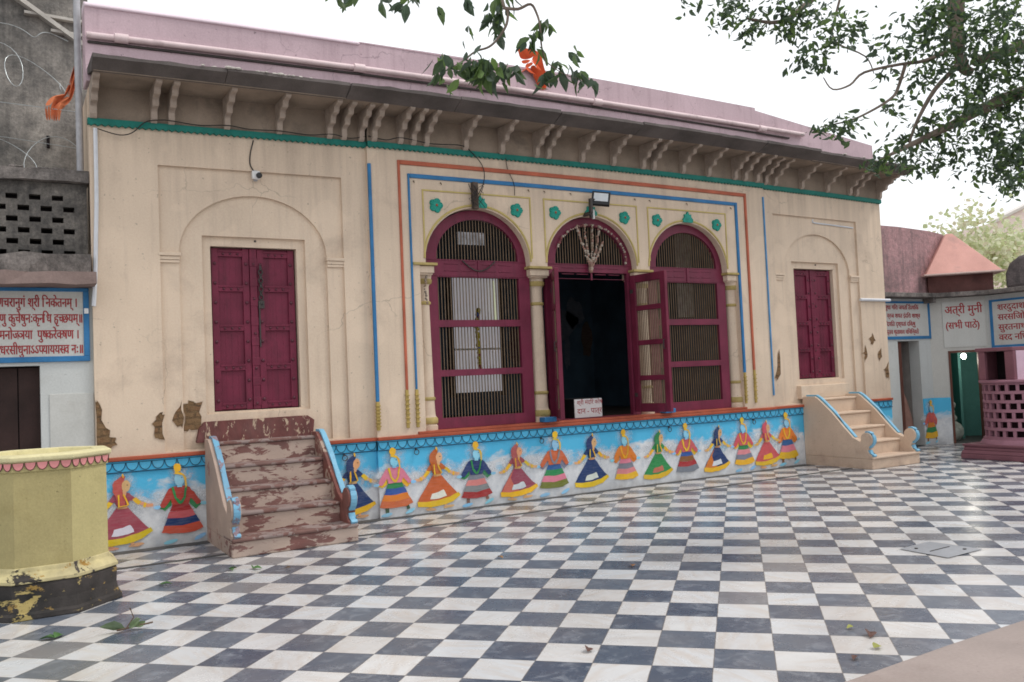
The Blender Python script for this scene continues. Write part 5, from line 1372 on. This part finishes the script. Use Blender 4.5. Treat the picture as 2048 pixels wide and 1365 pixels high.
def limb(pts, r0, r1, n=8):
    P = [Vector(p) for p in pts]; out = []
    for i in range(len(P)-1):
        p0, p1, p2, p3 = P[max(i-1, 0)], P[i], P[i+1], P[min(i+2, len(P)-1)]
        for k in range(4):
            t = k/4; out.append(.5*((2*p1)+(-p0+p2)*t+(2*p0-5*p1+4*p2-p3)*t*t+(-p0+3*p1-3*p2+p3)*t**3))
    out.append(P[-1]); mb.tube(out, r0, n, r1)
limb([(9.0, -6.0, 0), (9.0, -5.95, 1.2), (8.85, -5.9, 2.4), (8.6, -5.8, 3.6)], .30, .20, 12)
mb.build('trunk', M['bark'], TR, smooth=True)
mb = MB()
limb([(8.65, -5.8, 3.4), (8.1, -5.5, 4.4), (7.4, -5.0, 5.15), (6.9, -4.65, 5.2), (6.64, -4.55, 4.75), (6.58, -4.52, 4.31), (6.54, -4.58, 3.97), (6.60, -4.62, 3.9)], .13, .036)
limb([(6.55, -4.57, 4.0), (6.24, -4.51, 3.74), (6.0, -4.47, 3.42), (5.93, -4.45, 3.25)], .026, .008, 6)
limb([(8.7, -5.85, 3.0), (8.0, -5.3, 3.75), (7.28, -4.9, 3.78), (6.67, -4.76, 3.60), (6.25, -4.62, 3.40), (5.87, -4.5, 3.23), (5.57, -4.43, 3.10)], .09, .008, 7)
limb([(8.5, -5.75, 3.8), (7.6, -5.0, 4.3), (7.2, -4.75, 4.19), (6.63, -4.64, 3.99)], .06, .04, 7)
limb([(6.58, -4.52, 4.15), (6.2, -4.45, 4.0), (5.9, -4.44, 3.93), (5.47, -4.41, 3.81), (5.28, -4.41, 3.68), (5.08, -4.40, 3.62), (4.98, -4.40, 3.70)], .018, .004, 5)
limb([(5.95, -4.45, 3.93), (5.82, -4.45, 3.7), (5.64, -4.5, 3.58), (5.41, -4.48, 3.46), (5.19, -4.46, 3.37), (4.91, -4.4, 3.30)], .016, .005, 5)
limb([(7.2, -4.9, 5.2), (6.3, -4.6, 5.1), (5.5, -4.4, 4.75), (5.0, -4.3, 4.35), (4.7, -4.25, 4.15), (4.5, -4.1, 4.2)], .05, .008, 6)
limb([(5.4, -4.4, 4.7), (5.25, -4.35, 4.3), (5.2, -4.35, 4.05), (5.5, -4.4, 3.95), (5.6, -4.4, 3.82)], .012, .004, 5)
limb([(8.6, -5.8, 3.7), (8.0, -5.6, 4.9), (6.0, -5.4, 5.2), (4.0, -5.2, 4.8), (2.6, -5.1, 4.3), (1.9, -5.0, 3.75), (1.74, -4.99, 3.56)], .10, .014, 7)
limb([(1.74, -4.98, 3.56), (1.71, -5.04, 3.42), (1.73, -5.05, 3.38), (1.72, -5.05, 3.31), (1.68, -5.03, 3.24), (1.63, -5.01, 3.19), (1.57, -4.97, 3.17), (1.51, -4.94, 3.12), (1.44, -4.88, 3.08)], .009, .004, 5)
limb([(1.71, -5.04, 3.40), (1.77, -5.09, 3.385), (1.83, -5.12, 3.41), (1.86, -5.13, 3.36), (1.87, -5.14, 3.29), (1.88, -5.13, 3.19), (1.92, -5.11, 3.10)], .009, .0035, 5)
limb([(1.9, -5.0, 3.75), (1.5, -4.85, 3.62), (1.2, -4.7, 3.58), (1.0, -4.6, 3.56)], .010, .004, 5)
limb([(1.92, -5.11, 3.12), (2.02, -5.1, 3.08), (2.13, -5.1, 3.06)], .004, .002, 4)
mb.build('branches', M['bark'], TR, smooth=True)
mb = MB(); foliage(mb, CR, .064, .5); mb.build('crown', M['leaf'], TR, colors=True)
mb = MB(); foliage(mb, CLF, .082, 1.1); mb.build('hanging_foliage', M['leaf'], TR, colors=True)
# unseen upper crown, added overhead to shade the court a little
mb = MB()
up = [(4.2+rt.uniform(-1.6, 1.4), -5.6+rt.uniform(-1.5, 1.6), 6.0+rt.uniform(-.3, 1.0), .45, 45) for k in range(14)]
foliage(mb, up, .10, .4); mb.build('crown', M['leaf'], TR, colors=True)

# ------------------------------------------------------------------ far background over the annex
def far_tree(cx, cy, zb, zt, r, label, n, seed):
    t = thing('background_tree', label, 'tree', (cx, cy, 0))
    MB().tube([(cx, cy, 0), (cx+.2, cy, zb), (cx-.1, cy, (zb+zt)/2)], .28, 8, .12).build('trunk', M['bark'], t, smooth=True)
    mb = MB(); r_ = random.Random(seed)
    C_ = [(cx+r_.uniform(-r, r), cy+r_.uniform(-r, r)*.6, zb+(zt-zb)*r_.random()**.8) for k in range(46)]
    for k in range(n*7):
        p = Vector(r_.choice(C_)) + Vector((r_.gauss(0, .6), r_.gauss(0, .6), r_.gauss(0, .45)))
        mb.col = (*r_.choice([(.66, .70, .42), (.74, .76, .52), (.80, .80, .62), (.56, .62, .36), (.72, .66, .5)]), 1)  # tints whitened with painted haze
        d = Vector((r_.uniform(-1, 1), r_.uniform(-1, 1), r_.uniform(-1, .4))); s = Vector((r_.uniform(-1, 1), r_.uniform(-1, 1), r_.uniform(-1, 1)))
        leaf_mesh(mb, p, d, s, r_.uniform(.17, .3), r_.uniform(.07, .12), .2, mb.col[:3])
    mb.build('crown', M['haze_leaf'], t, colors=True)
far_tree(38.5, 12.5, 2.2, 7.3, 4.2, 'pale haze-whitened tree in the distance behind the kiosk roof', 1500, 5)
far_tree(36, 17.5, 2.0, 5.4, 3.0, 'smaller hazy tree in the distance left of the kiosk roof', 800, 6)
f = thing('background_building', 'haze-paled pink brick building in the distance at the upper right behind the trees', 'building', (64, 24, 0))
mb = MB(); mb.add([(58, 25, 0), (58, 25, 10.6), (63.5, 22, 13.4), (69, 19, 13.4), (69, 19, 0), (72, 32, 0), (72, 32, 13.4), (61, 33, 0), (61, 33, 10.6)], [(0, 4, 3, 2, 1), (4, 5, 6, 3), (0, 1, 8, 7)])
mb.build('wall', M['far_brick'], f)
mb = MB(); mb.tube([(57.9, 24.9, 10.65), (63.5, 21.9, 13.45), (69, 18.9, 13.45)], .18, 6); mb.build('roof_edge', M['far_pale'], f)

# ------------------------------------------------------------------ world, sun, camera
w = bpy.data.worlds.new('World'); SC.world = w; w.use_nodes = True
nt = w.node_tree; bg = nt.nodes['Background']; out = nt.nodes['World Output']
SUN_EL, SUN_AZ = math.radians(58), Vector((.86, -.51))     # high, from the right in front of the temple
sky = nt.nodes.new('ShaderNodeTexSky'); sky.sky_type = 'NISHITA'; sky.sun_disc = False
sky.sun_elevation = SUN_EL; sky.sun_rotation = math.atan2(SUN_AZ.x, SUN_AZ.y); sky.air_density = 1.5; sky.dust_density = 4
nt.links.new(sky.outputs[0], bg.inputs[0]); bg.inputs[1].default_value = .10
tc = nt.nodes.new('ShaderNodeTexCoord'); nz = nt.nodes.new('ShaderNodeTexNoise'); nz.inputs['Scale'].default_value = 1.6; nz.inputs['Detail'].default_value = 5
nt.links.new(tc.outputs['Generated'], nz.inputs['Vector'])
rp = nt.nodes.new('ShaderNodeValToRGB'); rp.color_ramp.elements[0].color = (.92, .96, 1.0, 1); rp.color_ramp.elements[1].color = (1, 1, 1, 1)
nt.links.new(nz.outputs['Fac'], rp.inputs[0])
cl = nt.nodes.new('ShaderNodeBackground'); nt.links.new(rp.outputs[0], cl.inputs[0]); cl.inputs[1].default_value = 1.32
mx = nt.nodes.new('ShaderNodeMixShader'); mx.inputs[0].default_value = .88
nt.links.new(bg.outputs[0], mx.inputs[1]); nt.links.new(cl.outputs[0], mx.inputs[2]); nt.links.new(mx.outputs[0], out.inputs[0])
sl = bpy.data.lights.new('sun', 'SUN'); sl.energy = 1.5; sl.angle = math.radians(12); sl.color = (1, .96, .90)
so = bpy.data.objects.new('sun', sl); COL.objects.link(so); so.location = (10, -12, 20)
ts = Vector((SUN_AZ.x*math.cos(SUN_EL), SUN_AZ.y*math.cos(SUN_EL), math.sin(SUN_EL)))
so.rotation_euler = ts.to_track_quat('Z', 'Y').to_euler()

cd = bpy.data.cameras.new('camera'); co = bpy.data.objects.new('camera', cd); COL.objects.link(co)
Rr = ((.86041295, -.50773930, -.04347822), (-.01592820, .05848169, -.99816140), (.50934845, .85952353, .04223103))
m = Matrix(((Rr[0][0], -Rr[1][0], -Rr[2][0], -.58318484), (Rr[0][1], -Rr[1][1], -Rr[2][1], -8.85187074), (Rr[0][2], -Rr[1][2], -Rr[2][2], 1.46886887), (0, 0, 0, 1)))
co.matrix_world = m
cd.sensor_width = 36; cd.lens = 1731.7597/2048*36; cd.clip_end = 1000; cd.clip_start = .05
SC.camera = co
SC.view_settings.view_transform = 'Standard'; SC.view_settings.look = 'None'; SC.view_settings.exposure = 0
SC.cycles.max_bounces = 8; SC.cycles.use_denoising = True
SC.cycles.filter_width = 1.7
